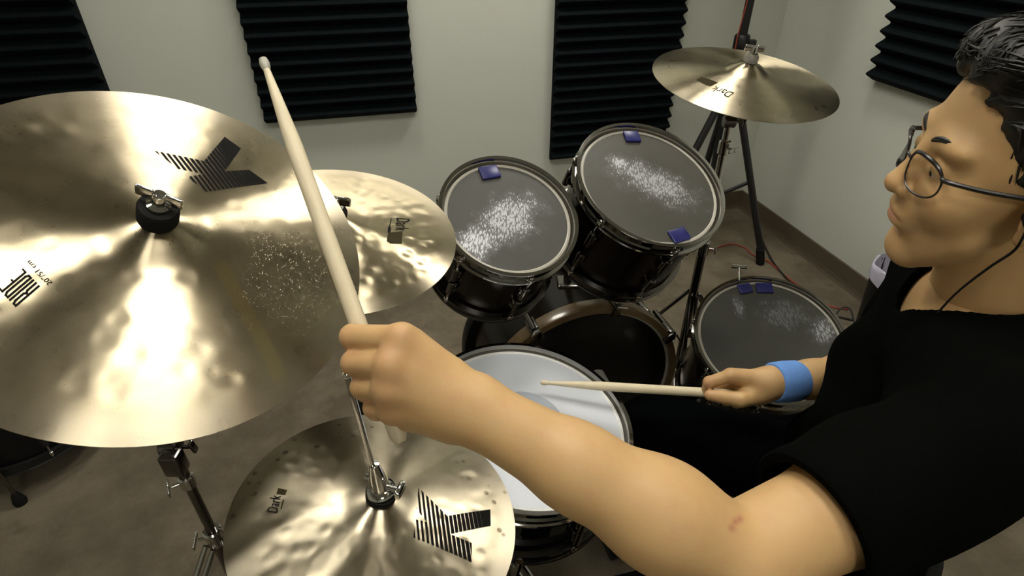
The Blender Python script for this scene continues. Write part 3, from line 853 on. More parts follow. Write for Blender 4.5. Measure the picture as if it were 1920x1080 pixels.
# bass drum: batter side faces the drummer
BC = np.array([0.198, 1.166, 0.285]); BN = unit((0.28, -0.96, 0.0)); BR = 0.285
b3 = frame_of(BN, (0, 0, 1)); bd = 0.28
bx = unit(np.cross((0, 0, 1), BN))
b3 = np.stack([bx, np.cross(BN, bx), BN], 1)
root = empty('bass_drum', mat4(np.array([BC[0], BC[1], 0]), b3), 'dark bass drum with a glossy wooden hoop under the rack toms', 'drum', 'drums of the kit')
cz = 0.285  # centre height; in the drum's frame y is up
O3 = np.array([0, cz, 0.0])
MB().lathe([(BR - .027, -.03), (BR - .02, -.03), (BR - .02, -bd + .03), (BR - .027, -bd + .03)], 96, O3, closed=True).build('shell', M['shell'], root)
MB().lathe([(0, -.012), (BR * .5, -.012), (BR - .026, -.012), (BR - .022, -.014), (BR - .022, -.016), (0, -.015)], 96, O3).build('batter_head', M['black_head'], root)
MB().lathe([(0, -bd + .012), (BR - .022, -bd + .012), (BR - .022, -bd + .016), (0, -bd + .015)], 72, O3).build('front_head', M['black_head'], root)
for z in (0.0, -bd + .042):
    MB().lathe([(BR - .019, z), (BR - .002, z), (BR, z - .003), (BR, z - .039), (BR - .003, z - .042), (BR - .019, z - .042)], 96, O3, closed=True).build('hoop', M['hoop_wood' if z == 0.0 else 'black_shell'], root)
    if z == 0.0:
        MB().lathe([(BR - .027, -.0105), (BR - .0195, -.0085), (BR - .0195, -.0115), (BR - .027, -.0125)], 96, O3, closed=True).build('head_collar', M['cream'], root)
for k in range(8):
    a = R(22.5 + 45 * k + 8)
    if math.sin(a) < -0.9: continue
    m = np.stack([[math.cos(a), math.sin(a), 0], [-math.sin(a), math.cos(a), 0], [0, 0, 1]], 1)
    def P(r, t, z): return O3 + m @ np.array([r, t, z])
    cl = MB(); cl.box(P(BR + .006, 0, -.02), (.012, .026, .050), m, .004).box(P(BR - .008, 0, .006), (.034, .022, .010), m, .003)
    cl.cyl(P(BR + .010, 0, .004), P(BR + .010, 0, -.11), .0075, seg=10, bev=.002)
    claw = cl.build('claw', M['chrome_dull'], root)
    MB().tube([P(BR + .012, 0, .012), P(BR + .012, -.014, .022), P(BR + .012, .014, .022), P(BR + .012, 0, .012)], .003, 8).build('tension_rod', M['chrome'], claw)
    lg = MB(); lg.box(P(BR - .010, 0, -.14), (.020, .022, .055), m, .004); lg.build('lug', M['chrome_dull'], root)
for s in (-1, 1):
    MB().tube([(s * .19, cz - .19, -.28), (s * .33, .016, -.36)], .007, 10).build('spur', M['chrome'], root)

# tom holder: post on the bass drum shell with an arm to each tom
hp = BC + np.array([0, 0, BR - .02]) - BN * .16
st = empty('tom_holder', at_loc(hp), 'chrome double tom holder rising from the bass drum shell', 'tom holder')
pipe(st, (0, 0, -0.012), (0, 0, 0.20), 0.0125, 'chrome_dull')
MB().box((0, 0, -.004), (.06, .06, .02), None, .006).build('base_plate', M['chrome_dull'], st)
MB().box((0, 0, .20), (.07, .045, .035), None, .008).build('clamp_block', M['chrome_dull'], st)
for dr in (tom1, tom2):
    tgt = dr.world(0, 0, -dr.depth * .55)
    dirh = unit(np.append((hp - tgt)[:2], 0)); dl = dr.m3.T @ dirh; dl[2] = 0; dl = unit(dl)
    p = dr.world(*(dl * (dr.Rs + .002))[:2], -dr.depth * .55) - hp
    MB().tube([(0, 0, .20), p * .6 + np.array([0, 0, .2]) * .4, p], .0085, 10).build('tom_arm', M['chrome_dull'], st)

# kick pedal clamped to the bass drum hoop; in its frame y runs from the drum towards the drummer
KP = np.array([BC[0], BC[1], 0.0]) + BN * .03
k3 = np.stack([np.cross(BN, (0, 0, 1)), BN, np.array([0, 0, 1.0])], 1)
st = empty('kick_pedal', mat4(KP, k3), 'chrome kick pedal under the drummer\'s far foot at the bass drum', 'pedal')
MB().box((0, .15, .006), (.075, .30, .010), None, .003).build('base_plate', M['black_metal'], st)
MB().box((0, .165, .034), (.075, .25, .009), frame_of((0, .13, 1.0), (0, 1, 0)) @ np.diag([1, 1, 1.0]), .003).build('footboard', M['chrome_dull'], st)
for sx_ in (-1, 1): MB().cyl((sx_ * .055, .035, .010), (sx_ * .055, .035, .24), .007, seg=12, bev=.002).build('post', M['chrome_dull'], st)
MB().cyl((-.06, .035, .235), (.06, .035, .235), .006, seg=12, bev=.001).build('axle', M['chrome_dull'], st)
bt = MB().tube([(0, .035, .235), (0, .055, .40)], .004, 8).build('beater_rod', M['chrome_dull'], st)
MB().cyl((0, .030, .405), (0, .085, .400), .022, seg=20, bev=.006).build('beater', M['grey_felt'], st)

# blue damper pads lying on the heads
def pad(drum, px, wx, wy, rot, label):
    p = drum.local(*px); a = ang(p)
    rmax = drum.Rs - .004 - wy / 2
    r = min(math.hypot(*p), rmax); p = (r * math.cos(a), r * math.sin(a))
    m3 = drum.m3 @ np.stack([[math.cos(a - PI/2 + rot), math.sin(a - PI/2 + rot), 0], [-math.sin(a - PI/2 + rot), math.cos(a - PI/2 + rot), 0], [0, 0, 1]], 1)
    o = MB().box((0, 0, .003), (wx, wy, .006), None, .003).build('damper_pad', M['blue_gel'])
    o.matrix_world = mat4(drum.world(p[0], p[1], -.013), m3)
    return tag(o, label, 'damper pad', 'blue gel damper pads on the drum heads')
pad(tom1, (916, 322), .040, .030, .0, 'blue gel pad at the far edge of the smaller rack tom')
pad(tom2, (1184, 258), .036, .030, .0, 'blue gel pad at the far edge of the larger rack tom')
pad(tom2, (1274, 446), .042, .030, .1, 'blue gel pad at the near edge of the larger rack tom')
pad(ftom, (1392, 534), .036, .030, .0, 'blue gel pad on the floor tom, nearer the chrome leg key')
pad(ftom, (1432, 534), .044, .032, .1, 'blue gel pad on the floor tom, right one of its pair')

# ================================================================== tall black tripod, bin, cords
SP = np.array([0.895, 2.40, 0.0])
st = empty('speaker_stand', at_loc(SP), 'tall black tripod speaker stand in the corner behind the crash cymbal', 'speaker stand')
MB().cyl((0, 0, .10), (0, 0, .98), .0205, seg=20, bev=.003).build('lower_pole', M['black_metal'], st)
MB().cyl((0, 0, .95), (0, 0, 1.62), .0165, seg=20, bev=.003).build('upper_pole', M['black_metal'], st)
MB().lathe([(0, 0), (.026, 0), (.030, .006), (.030, .055), (.026, .062), (0, .062)], 24, (0, 0, .925)).box((.038, -.01, .955), (.03, .024, .030), None, .005).build('locking_collar', M['black_metal'], st)
MB().lathe([(0, 0), (.030, 0), (.034, .006), (.034, .05), (.028, .06), (0, .06)], 24, (0, 0, .74)).build('leg_hub', M['black_metal'], st)
MB().lathe([(0, 0), (.028, 0), (.028, .05), (0, .05)], 24, (0, 0, .28)).build('brace_hub', M['black_metal'], st)
for (fx, fy) in ((1.166, 2.307), (0.57, 2.27), (0.94, 2.74)):
    f = np.array([fx - SP[0], fy - SP[1], 0.0]); d = unit(f)
    t0 = d * .028 + np.array([0, 0, .765]); t1 = f + np.array([0, 0, .03])
    lg = MB().tube([t0, t1], .0155, 10).build('leg', M['black_metal'], st)
    MB().tube([d * .025 + np.array([0, 0, .305]), t0 + (t1 - t0) * .5], .0085, 8).build('brace', M['black_metal'], st)
    MB().cyl(f + np.array([0, 0, 0.0]), t1 + (t0 - t1) * .07, .019, seg=14, bev=.004).build('rubber_foot', M['black_rubber'], lg)
sb = empty('loudspeaker', at_loc(SP + np.array([0, 0, 1.60])), 'black loudspeaker cabinet on the tall black tripod above the crash cymbal', 'loudspeaker')
sp3 = frame_of((0, 0, 1), (0.45, 0.9, 0))
MB().box((0, 0, .28), (.34, .32, .52), sp3, .03).build('cabinet', M['black_metal'], sb)
MB().box(sp3 @ np.array([0, -.163, .28]), (.30, .012, .48), sp3, .005).build('grille', M['black_rubber'], sb)
tag(MB().tube([SP + np.array(q) for q in ((-.012, -.022, 1.6), (-.022, -.024, 1.35), (-.020, -.026, 1.10), (-.028, -.022, .98), (-.024, -.030, .85))], .0022, 8).build('speaker_cable', M['red_cord']),
    'thin reddish cable hanging down along the black stand pole', 'cable')

BP = np.array([1.385, 1.70, 0.0])
wb = empty('waste_bin', at_loc(BP), 'black waste bin with a pale liner by the wall behind the drummer\'s chin', 'bin')
MB().lathe([(0, .004), (.080, .004), (.084, .0), (.108, .335), (.110, .34), (.104, .34), (.080, .012), (0, .012)], 40).build('bin_body', M['bin'], wb)
prof = [(.113, .300), (.1135, .338), (.111, .350), (.104, .352), (.100, .30), (.095, .22)]
ln = MB()
seg = 48; vs = []; fs = []
for k, (r, z) in enumerate(prof):
    for i in range(seg):
        a = 2 * PI * i / seg; j = 1 + .018 * math.sin(9 * a + k) ; vs.append((r * j * math.cos(a), r * j * math.sin(a), z + .006 * math.sin(5 * a + 1.3 * k)))
for k in range(len(prof) - 1):
    for i in range(seg): fs.append((k*seg+i, k*seg+(i+1)%seg, (k+1)*seg+(i+1)%seg, (k+1)*seg+i))
ln.add(vs, fs).build('bin_liner', M['liner'], wb)

def smooth_path(pts, n=8):
    P = [np.asarray(p, float) for p in pts]; P = [2*P[0]-P[1]] + P + [2*P[-1]-P[-2]]; out = []
    for i in range(1, len(P) - 2):
        for k in range(n):
            t = k / n; a, b, c, d_ = P[i-1], P[i], P[i+1], P[i+2]
            out.append(.5 * ((2*b) + (-a + c)*t + (2*a - 5*b + 4*c - d_)*t*t + (-a + 3*b - 3*c + d_)*t**3))
    out.append(P[-2]); return out
def fl_pts(px, z): return [onz(x, y, z) for (x, y) in px]
tag(MB().tube(smooth_path(fl_pts([(1330, 470), (1368, 458), (1395, 464), (1412, 478), (1440, 490), (1470, 515), (1500, 538), (1530, 560), (1560, 575), (1590, 580)], .004)), .0035, 8).build('floor_cord', M['red_cord']),
    'red cord snaking over the floor behind the floor tom', 'cord')
tag(MB().tube(smooth_path(fl_pts([(1425, 440), (1434, 462), (1450, 492), (1475, 522), (1500, 548), (1530, 572), (1560, 590), (1600, 600)], .0055)), .0045, 8).build('floor_cord', M['black_cord']),
    'black cord lying on the floor behind the floor tom', 'cord')
lp = [at(1566, 610, 1.50), at(1568, 590, 1.51), at(1580, 577, 1.52), at(1594, 580, 1.52), at(1601, 600, 1.51), at(1602, 622, 1.49), at(1596, 650, 1.44)]
tag(MB().tube([p for p in smooth_path([onz(1556, 618, 0.004), onz(1552, 560, 0.004)] , 4)] , .0022, 6).build('pickup_cable', M['black_cord'], None) if False else
    MB().tube(smooth_path(lp + [at(1588, 690, 1.40), at(1580, 720, 1.42)]), .0026, 8).build('pickup_cable', M['black_cord']),
    'thin black cable looping over the right rim of the floor tom', 'cable')

# drum throne
TH = np.array([0.615, 0.655, 0.0])
st = empty('drum_throne', at_loc(TH), 'round black drum throne under the drummer', 'stool')
MB().lathe([(0, .40), (.150, .40), (.165, .41), (.170, .43), (.165, .462), (.14, .475), (0, .478)], 48).build('seat', M['black_rubber'], st)
pipe(st, (0, 0, .08), (0, 0, .41), .014)
tripod(st, (0, 0, 0), 0.30, 0.24, (R(-35), R(85), R(205)))

# ================================================================== the drummer
class Field:
    """signed distance field on a grid; primitives are blended in one by one."""
    def __init__(self, lo, hi, h):
        self.lo = np.asarray(lo, float); self.h = h
        self.n = np.ceil((np.asarray(hi) - self.lo) / h).astype(int) + 1
        self.D = np.full(self.n, 0.2, np.float32)
    def _sub(self, lo, hi):
        a = np.maximum(np.floor((lo - self.lo) / self.h).astype(int), 0); b = np.minimum(np.ceil((hi - self.lo) / self.h).astype(int) + 1, self.n)
        if np.any(b <= a): return None, None
        sl = tuple(slice(i, j) for i, j in zip(a, b))
        ax = [(self.lo[k] + self.h * np.arange(a[k], b[k])).astype(np.float32) for k in range(3)]
        return sl, np.stack(np.meshgrid(*ax, indexing='ij'), -1)
    def apply(self, fn, lo, hi, k=0.008, op='add', pad=None):
        pad = (k + 3 * self.h) if pad is None else pad
        sl, P = self._sub(np.asarray(lo) - pad, np.asarray(hi) + pad)
        if sl is None: return self
        d = fn(P).astype(np.float32); a = self.D[sl]
        if op == 'add':
            hh = np.clip(.5 + .5 * (a - d) / k, 0, 1); self.D[sl] = a + (d - a) * hh - k * hh * (1 - hh)
        elif op == 'sub':
            d = -d; hh = np.clip(.5 - .5 * (a - d) / k, 0, 1); self.D[sl] = a + (d - a) * hh + k * hh * (1 - hh)
        elif op == 'int':
            hh = np.clip(.5 - .5 * (a - d) / k, 0, 1); self.D[sl] = a + (d - a) * hh + k * hh * (1 - hh)
        elif op == 'warp':
            self.D[sl] = a + d
        return self
    def cone(self, a, b, r1, r2, k=0.008, op='add', flat=None):
        """tapered capsule; flat = (axis, s) squeezes it along an axis."""
        a = np.asarray(a, float); b = np.asarray(b, float); ab = b - a; L2 = ab @ ab + 1e-12; m = max(r1, r2)
        def fn(P):
            q = P - a.astype(np.float32)
            if flat is not None:
                n = unit(flat[0]).astype(np.float32); w = q @ n
                t0 = np.clip(q @ (ab / L2).astype(np.float32), 0, 1)
                dev = q - t0[..., None] * ab.astype(np.float32); w = dev @ n
                dev = dev + (flat[1] - 1) * w[..., None] * n
                return (np.sqrt((dev ** 2).sum(-1)) - (r1 + (r2 - r1) * t0)) / (1 + .5 * (flat[1] - 1))
            t = np.clip(q @ (ab / L2).astype(np.float32), 0, 1)
            return np.sqrt(((q - t[..., None] * ab.astype(np.float32)) ** 2).sum(-1)) - (r1 + (r2 - r1) * t)
        return self.apply(fn, np.minimum(a, b) - m, np.maximum(a, b) + m, k, op)
    def ell(self, c, r, k=0.008, op='add', m3=None):
        c = np.asarray(c, float); r = np.asarray(r, float); m3 = np.eye(3) if m3 is None else m3; M_ = m3.astype(np.float32)
        def fn(P):
            q = (P - c.astype(np.float32)) @ M_
            k0 = np.sqrt(((q / r.astype(np.float32)) ** 2).sum(-1)); k1 = np.sqrt(((q / (r ** 2).astype(np.float32)) ** 2).sum(-1)) + 1e-9
            return k0 * (k0 - 1) / k1
        e = np.abs(m3) @ r
        return self.apply(fn, c - e, c + e, k, op)
    def plane(self, p, n, k=0.002):
        """cut away everything on the side the normal points to."""
        p = np.asarray(p, float); n = unit(n)
        hi = self.lo + self.h * (self.n - 1)
        return self.apply(lambda P: (P - p.astype(np.float32)) @ n.astype(np.float32), self.lo, hi, k, 'int', 0)
    def mesh(self):
        D = self.D; S = D < 0
        n0, n1, n2 = D.shape
        cnt = np.zeros((n0-1, n1-1, n2-1), np.int8)
        for i in (0, 1):
            for j in (0, 1):
                for k in (0, 1): cnt += S[i:n0-1+i, j:n1-1+j, k:n2-1+k]
        I = np.argwhere((cnt > 0) & (cnt < 8)); idx = -np.ones(cnt.shape, np.int64); idx[tuple(I.T)] = np.arange(len(I))
        acc = np.zeros((len(I), 3)); num = np.zeros(len(I))
        cs = [(i, j, k) for i in (0, 1) for j in (0, 1) for k in (0, 1)]
        for a in cs:
            for b in cs:
                if sum(abs(x - y) for x, y in zip(a, b)) != 1 or a > b: continue
                da = D[tuple((I + a).T)]; db = D[tuple((I + b).T)]; m = (da < 0) != (db < 0)
                t = da[m] / (da[m] - db[m]); acc[m] += np.array(a) + t[:, None] * (np.array(b) - np.array(a)); num[m] += 1
        V = self.lo + self.h * (I + acc / num[:, None])
        F = []
        for ax in range(3):
            e = np.zeros(3, int); e[ax] = 1; u, w = [(1, 2), (2, 0), (0, 1)][ax]
            sl0 = [slice(1, -1)] * 3; sl0[ax] = slice(0, -1); sl1 = list(sl0); sl1[ax] = slice(1, None)
            A = S[tuple(sl0)]; B = S[tuple(sl1)]; X = np.argwhere(A != B)
            if not len(X): continue
            flip = A[tuple(X.T)]
            G = X.copy(); G[:, u] += 1; G[:, w] += 1; 
            eu = np.zeros(3, int); eu[u] = 1; ew = np.zeros(3, int); ew[w] = 1
            q = [idx[tuple((G - eu - ew).T)], idx[tuple((G - ew).T)], idx[tuple(G.T)], idx[tuple((G - eu).T)]]
            Q = np.stack(q, 1); Q[~flip] = Q[~flip][:, ::-1]; F.append(Q)
        return V, np.concatenate(F)

def mesh_obj(name, parts, mat, parent=None, origin=(0, 0, 0), tint=None):
    V = []; F = []; o = 0
    for v, f in parts: V.append(v); F.append(f + o); o += len(v)
    V = np.concatenate(V) - np.asarray(origin); F = np.concatenate(F)
    me = bpy.data.meshes.new(name)
    me.vertices.add(len(V)); me.vertices.foreach_set('co', V.astype(np.float32).ravel())
    me.loops.add(F.size); me.loops.foreach_set('vertex_index', F.astype(np.int32).ravel())
    me.polygons.add(len(F)); me.polygons.foreach_set('loop_start', np.arange(0, F.size, 4, dtype=np.int32))
    me.polygons.foreach_set('use_smooth', np.ones(len(F), bool))
    me.update(calc_edges=True); me.validate()
    me.materials.append(mat)
    if tint is not None:
        at_ = me.attributes.new('tint', 'FLOAT', 'POINT'); at_.data.foreach_set('value', tint.astype(np.float32))
    ob = bpy.data.objects.new(name, me); COL.objects.link(ob)
    if parent is not None: ob.parent = parent
    else: ob.location = Vector([float(q) for q in origin])
    return ob

# --- key joints in the world
HEAD_C = np.array([0.5111, 0.566, 1.1878])
HEAD_M = np.array([[-0.8196, -0.3179, -0.0047], [0.2602, -0.999, -0.057], [0.011, -0.0585, 0.9984]])
def hw(p): return HEAD_C + HEAD_M @ np.asarray(p, float)
SH_L, EL_L, WR_L = at(1830, 820, .56), at(1385, 1048, .49), at(882, 764, .487)
SH_R = np.array([0.645, 0.72, 0.985]); EL_R, WR_R = at(1650, 700, 1.05), at(1442, 718, .975)
PEL = np.array([0.60, 0.64, 0.55]); BASE = np.array([0.60, 0.64, 0.0])
LAT = unit(SH_R - SH_L); FWD = unit((-0.866, 0.5, 0)); TOR3 = np.stack([FWD, LAT, np.cross(FWD, LAT)], 1)
KN_L, KN_R = np.array([0.13, 0.40, 0.53]), np.array([0.275, 0.79, 0.54])
AN_L, AN_R = np.array([0.035, 0.425, 0.160]), np.array([0.274, 0.905, 0.160])
HIP_L, HIP_R = np.array([0.545, 0.545, 0.53]), np.array([0.620, 0.685, 0.53])
NECK0 = np.array([0.560, 0.562, 1.005])

# --- head, in its own frame: x out of the face, y to the person's left, z up
def build_head(h=0.0021):
    f = Field((-0.125, -0.105, -0.26), (0.135, 0.105, 0.15), h)
    f.ell((-0.012, 0, 0.045), (0.096, 0.078, 0.088), .01)
    f.ell((0.026, 0, -0.010), (0.066, 0.066, 0.075), .03)
    f.ell((0.030, 0, -0.062), (0.054, 0.050, 0.054), .03)
    f.cone((0.030, 0.046, -0.062), (0.059, 0.014, -0.104), .018, .017, .02); f.cone((0.030, -0.046, -0.062), (0.059, -0.014, -0.104), .018, .017, .02)
    f.ell((0.066, 0, -0.106), (0.017, 0.021, 0.016), .015)
    for s in (-1, 1):
        f.ell((0.056, s * .040, -0.026), (0.030, 0.026, 0.026), .02)        # cheek
        f.ell((0.072, s * .030, 0.030), (0.018, 0.028, 0.013), .015)         # brow
        f.ell((0.093, s * .033, 0.006), (0.012, 0.018, 0.0105), .012, 'sub') # socket
        f.ell((0.0745, s * .033, 0.0045), (0.0142, 0.0155, 0.0135), .002)    # lids over the eyeball
        f.ell((0.090, s * .033, 0.0005), (0.0085, 0.0125, 0.0016), .0012, 'sub')
    f.cone((0.085, 0, 0.014), (0.103, 0, -0.026), .0090, .0120, .012)        # nose
    f.ell((0.105, 0, -0.029), (0.0120, 0.0125, 0.0100), .006)
    for s in (-1, 1):
        f.ell((0.094, s * .0135, -0.032), (0.011, 0.0080, 0.0080), .005)
        f.ell((0.098, s * .0065, -0.0395), (0.0045, 0.0032, 0.0035), .002, 'sub')
    f.ell((0.079, 0, -0.055), (0.016, 0.030, 0.024), .014)                   # muzzle
    f.ell((0.0895, 0, -0.0575), (0.0085, 0.0225, 0.0055), .005)               # upper lip
    f.ell((0.0880, 0, -0.0695), (0.0090, 0.0190, 0.0065), .005)               # lower lip
    f.ell((0.0990, 0, -0.0632), (0.0100, 0.0250, 0.0011), .0018, 'sub')       # mouth line
    f.ell((0.089, 0, -0.082), (0.010, 0.018, 0.0045), .008, 'sub')
    for s in (-1, 1):                                                          # ears
        e3 = np.stack([unit((1, s * .35, .18)), unit((-.35 * s, s * s * 1.0 * s, 0)) if False else unit((-.35, s, 0)), np.array([0, 0, 1.0])], 1)
        e3[:, 2] = np.cross(e3[:, 0], e3[:, 1]); e3[:, 2] = unit(e3[:, 2]); e3[:, 1] = np.cross(e3[:, 2], e3[:, 0])
        c = np.array([-0.012, s * .0800, -0.006])
        f.ell(c, (0.0195, 0.0085, 0.0315), .004, m3=e3)
        f.ell(c + np.array([.002, s * .0085, .005]), (0.0115, 0.0060, 0.0190), .003, 'sub', m3=e3)
        f.ell(c + np.array([.006, s * .0010, -.027]), (0.0085, 0.0055, 0.0095), .004)
    nb = np.linalg.inv(HEAD_M) @ (NECK0 - HEAD_C)
    f.cone((-0.030, 0, -0.045), nb, .053, .060, .03)
    f.cone((-0.012, 0.030, -0.06), nb + np.array([.035, .012, -.01]), .014, .012, .02); f.cone((-0.012, -0.030, -0.06), nb + np.array([.035, -.012, -.01]), .014, .012, .02)
    V, Fc = f.mesh()
    lip = np.exp(-(((V[:, 0] - .092) / .016) ** 2 + (V[:, 1] / .019) ** 2 + ((V[:, 2] + .0635) / .0085) ** 2) ** 2) * .75
    lip += .25 * np.exp(-(((V[:, 0] - .105) / .02) ** 2 + (V[:, 1] / .018) ** 2 + ((V[:, 2] + .030) / .012) ** 2))
    return HEAD_C + V @ HEAD_M.T, Fc, lip

VIEW = C_F
def build_left_arm(h=0.0021):
    W = WR_L
    J = {'i': [(750,634,.463),(661,631,.489),(664,646,.520),(700,655,.533)], 'm': [(732,684,.456),(664,680,.485),(670,690,.520),(706,698,.532)],
         'r': [(728,728,.460),(680,726,.487),(686,735,.518),(716,742,.529)], 'p': [(735,768,.470),(701,764,.491),(704,772,.515),(730,778,.524)],
         't': [(842,712,.500),(775,655,.522),(712,634,.534),(672,622,.530)]}
    J = {k: [at(*q) for q in v] for k, v in J.items()}
    pts = np.array([p for v in J.values() for p in v] + [W, EL_L, SH_L])
    f = Field(pts.min(0) - .09, pts.max(0) + .09, h)
    nv = unit(W - C_O)
    # upper arm and forearm
    up = unit(SH_L - EL_L); f.cone(SH_L, EL_L, .049, .043, .01); f.ell(EL_L + (SH_L - EL_L) * .5 - nv * .006, (.058, .0475, .0465), .03, m3=frame_of(up)[:, [2, 0, 1]])
    a = WR_L - EL_L
    f.cone(EL_L, EL_L + a * .30, .0410, .0435, .005); f.cone(EL_L + a * .28, EL_L + a * .62, .0445, .0350, .02); f.cone(EL_L + a * .60, WR_L, .0355, .0270, .015, flat=(nv, 1.12))
    # hand: carpus, metacarpals, heel
    carp = {'i': (842,724,.484), 'm': (842,744,.480), 'r': (843,762,.481), 'p': (842,782,.486)}
    f.cone(W, at(838, 750, .484), .0270, .026, .015, flat=(nv, 1.25))
    for kk, r2 in zip('imrp', (.0125, .0125, .0120, .0110)):
        f.cone(at(*carp[kk]), J[kk][0] + nv * .0045, .0170, r2, .012)
    f.cone(at(846, 790, .497), at(768, 778, .500), .0165, .0145, .012)         # heel of the hand
    f.cone(at(840, 720, .502), J['t'][1], .0165, .0125, .012)                   # thumb mount
    f.cone(at(800, 745, .494), at(770, 690, .490), .020, .016, .012)
    f.cone(at(838, 702, .490), at(772, 642, .482), .0150, .0120, .012)          # web between thumb and index finger
    for p_, q_ in ('im', 'mr', 'rp'): f.cone(J[p_][0] + nv * .0065, J[q_][0] + nv * .0065, .0115, .0115, .008)
    for kk in 'imrp':
        q = J[kk]; rr = {'i': (.0112, .0106, .0090, .0078), 'm': (.0114, .0108, .0092, .0080), 'r': (.0108, .0102, .0088, .0076), 'p': (.0098, .0090, .0078, .0068)}[kk]
        q = [q[0] + nv * .0040] + q[1:]
        for i in range(3): f.cone(q[i], q[i + 1], rr[i], rr[i + 1], .0028)
    q = J['t']; f.cone(q[1], q[2], .0122, .0105, .003); f.cone(q[2], q[3], .0105, .0085, .003)
    V, Fc = f.mesh()
    t = np.zeros(len(V))
    for kk in 'imrp':
        for j in (0, 1): t += .28 * np.exp(-(np.linalg.norm(V - J[kk][j], axis=1) / .014) ** 2)
    for q in (at(1388, 973, .44), at(1372, 990, .44), at(1379, 978, .44)):       # scratches in the crook of the arm
        dd = V - C_O; u = unit(q - C_O); off = np.linalg.norm(dd - (dd @ u)[:, None] * u, axis=1); t += .8 * np.exp(-(off / .0024) ** 2) * (dd @ u < .62)
    return V, Fc, t
def build_right_arm(h=0.0021):
    J = {'i': [(1370,704,.966),(1330,717,.976),(1325,733,.988),(1340,742,1.000)], 'm': [(1384,716,.985),(1345,730,1.000),(1345,744,1.010),(1362,748,1.012)],
         'r': [(1394,728,1.000),(1360,740,1.012),(1362,752,1.016),(1378,753,1.016)], 'p': [(1404,738,1.008),(1378,748,1.018),(1380,757,1.018),(1392,757,1.016)],
         't': [(1425,741,.968),(1388,749,.956),(1354,744,.960),(1331,741,.966)]}
    J = {k: [at(*q) for q in v] for k, v in J.items()}
    pts = np.array([p for v in J.values() for p in v] + [WR_R, EL_R, SH_R])
    f = Field(pts.min(0) - .08, pts.max(0) + .08, h)
    nv = unit(WR_R - C_O)
    f.cone(SH_R, EL_R, .050, .042, .01)
    a = WR_R - EL_R
    f.cone(EL_R, EL_R + a * .30, .041, .041, .02); f.cone(EL_R + a * .3, EL_R + a * .65, .041, .032, .02); f.cone(EL_R + a * .62, WR_R, .0325, .0265, .015)
    f.cone(WR_R, at(1420, 722, .978), .0262, .024, .012)
    for kk, c, r2 in zip('imrp', ((1422,712,.972), (1424,718,.980), (1424,724,.988), (1424,730,.994)), (.0130, .0125, .0120, .0110)):
        f.cone(at(*c), J[kk][0], .0170, r2, .010)
    f.cone(at(1428, 738, .978), J['t'][1], .0175, .0135, .012)
    f.cone(at(1415, 735, .985), at(1390, 735, .988), .017, .015, .012)
    for kk in 'imrp':
        q = J[kk]; rr = {'i': (.0112, .0104, .0090, .0080), 'm': (.0112, .0104, .0090, .0080), 'r': (.0106, .0098, .0086, .0076), 'p': (.0096, .0088, .0078, .0070)}[kk]
        for i in range(3): f.cone(q[i], q[i + 1], rr[i], rr[i + 1], .0028)
    q = J['t']; f.cone(q[1], q[2], .0128, .0112, .003); f.cone(q[2], q[3], .0112, .0092, .003)
    V, Fc = f.mesh()
    t = np.zeros(len(V))
    for kk, j in (('i', 0), ('i', 1), ('t', 3)): t += .35 * np.exp(-(np.linalg.norm(V - J[kk][j], axis=1) / .014) ** 2)
    return V, Fc, t, J['t']
def torso_field(f, g=0.0, k=.03):
    """trunk shared by body (g=0) and shirt (g>0: cloth offset)."""
    mid = (SH_L + SH_R) / 2
    ch = mid * .62 + PEL * .38; wa = mid * .25 + PEL * .75
    f.ell(PEL + np.array([0, 0, .03]), (.120 + g, .165 + g, .130 + g), k, m3=TOR3)
    f.ell(wa, (.104 + g, .150 + g, .150 + g), k, m3=TOR3)
    f.ell(ch, (.106 + g, .165 + g, .170 + g), k, m3=TOR3)
    f.cone(SH_L + (SH_R - SH_L) * .10 - np.array([0, 0, .012]), SH_R + (SH_L - SH_R) * .10 - np.array([0, 0, .012]), .062 + g, .062 + g, k)
    f.cone(mid + np.array([0, 0, .0]) - FWD * .02, NECK0 + np.array([0, 0, .012]), .075 + g, .056 + g * .6, k)
    return f
def build_trunk(h=0.008):
    f = Field((-.10, .22, -.01), (.95, 1.15, 1.12), h)
    torso_field(f)
    for (hp_, kn, an, toe) in ((HIP_L, KN_L, AN_L, (-.95, .25, 0)), (HIP_R, KN_R, AN_R, (-.28, .96, 0))):
        f.cone(hp_, kn, .078, .056, .02); f.cone(kn, an, .054, .036, .02)
        f.cone(an - np.array([0, 0, .055]), an + unit(toe) * .15 - np.array([0, 0, .065]), .036, .028, .02)
    f.cone(SH_L, SH_L + (EL_L - SH_L) * .3, .050, .048, .02); f.cone(SH_R, SH_R + (EL_R - SH_R) * .3, .050, .048, .02)
    V, Fc = f.mesh(); return V, Fc, np.zeros(len(V))
hd = build_head(); la = build_left_arm(); ra = build_right_arm(); tr = build_trunk()
person = mesh_obj('person', [q[:2] for q in (hd, la, ra, tr)], M['skin'], None, BASE, np.clip(np.concatenate([q[2] for q in (hd, la, ra, tr)]), 0, 1))
tag(person, 'seated drummer in black T-shirt and glasses reaching left to the ride cymbal', 'person')

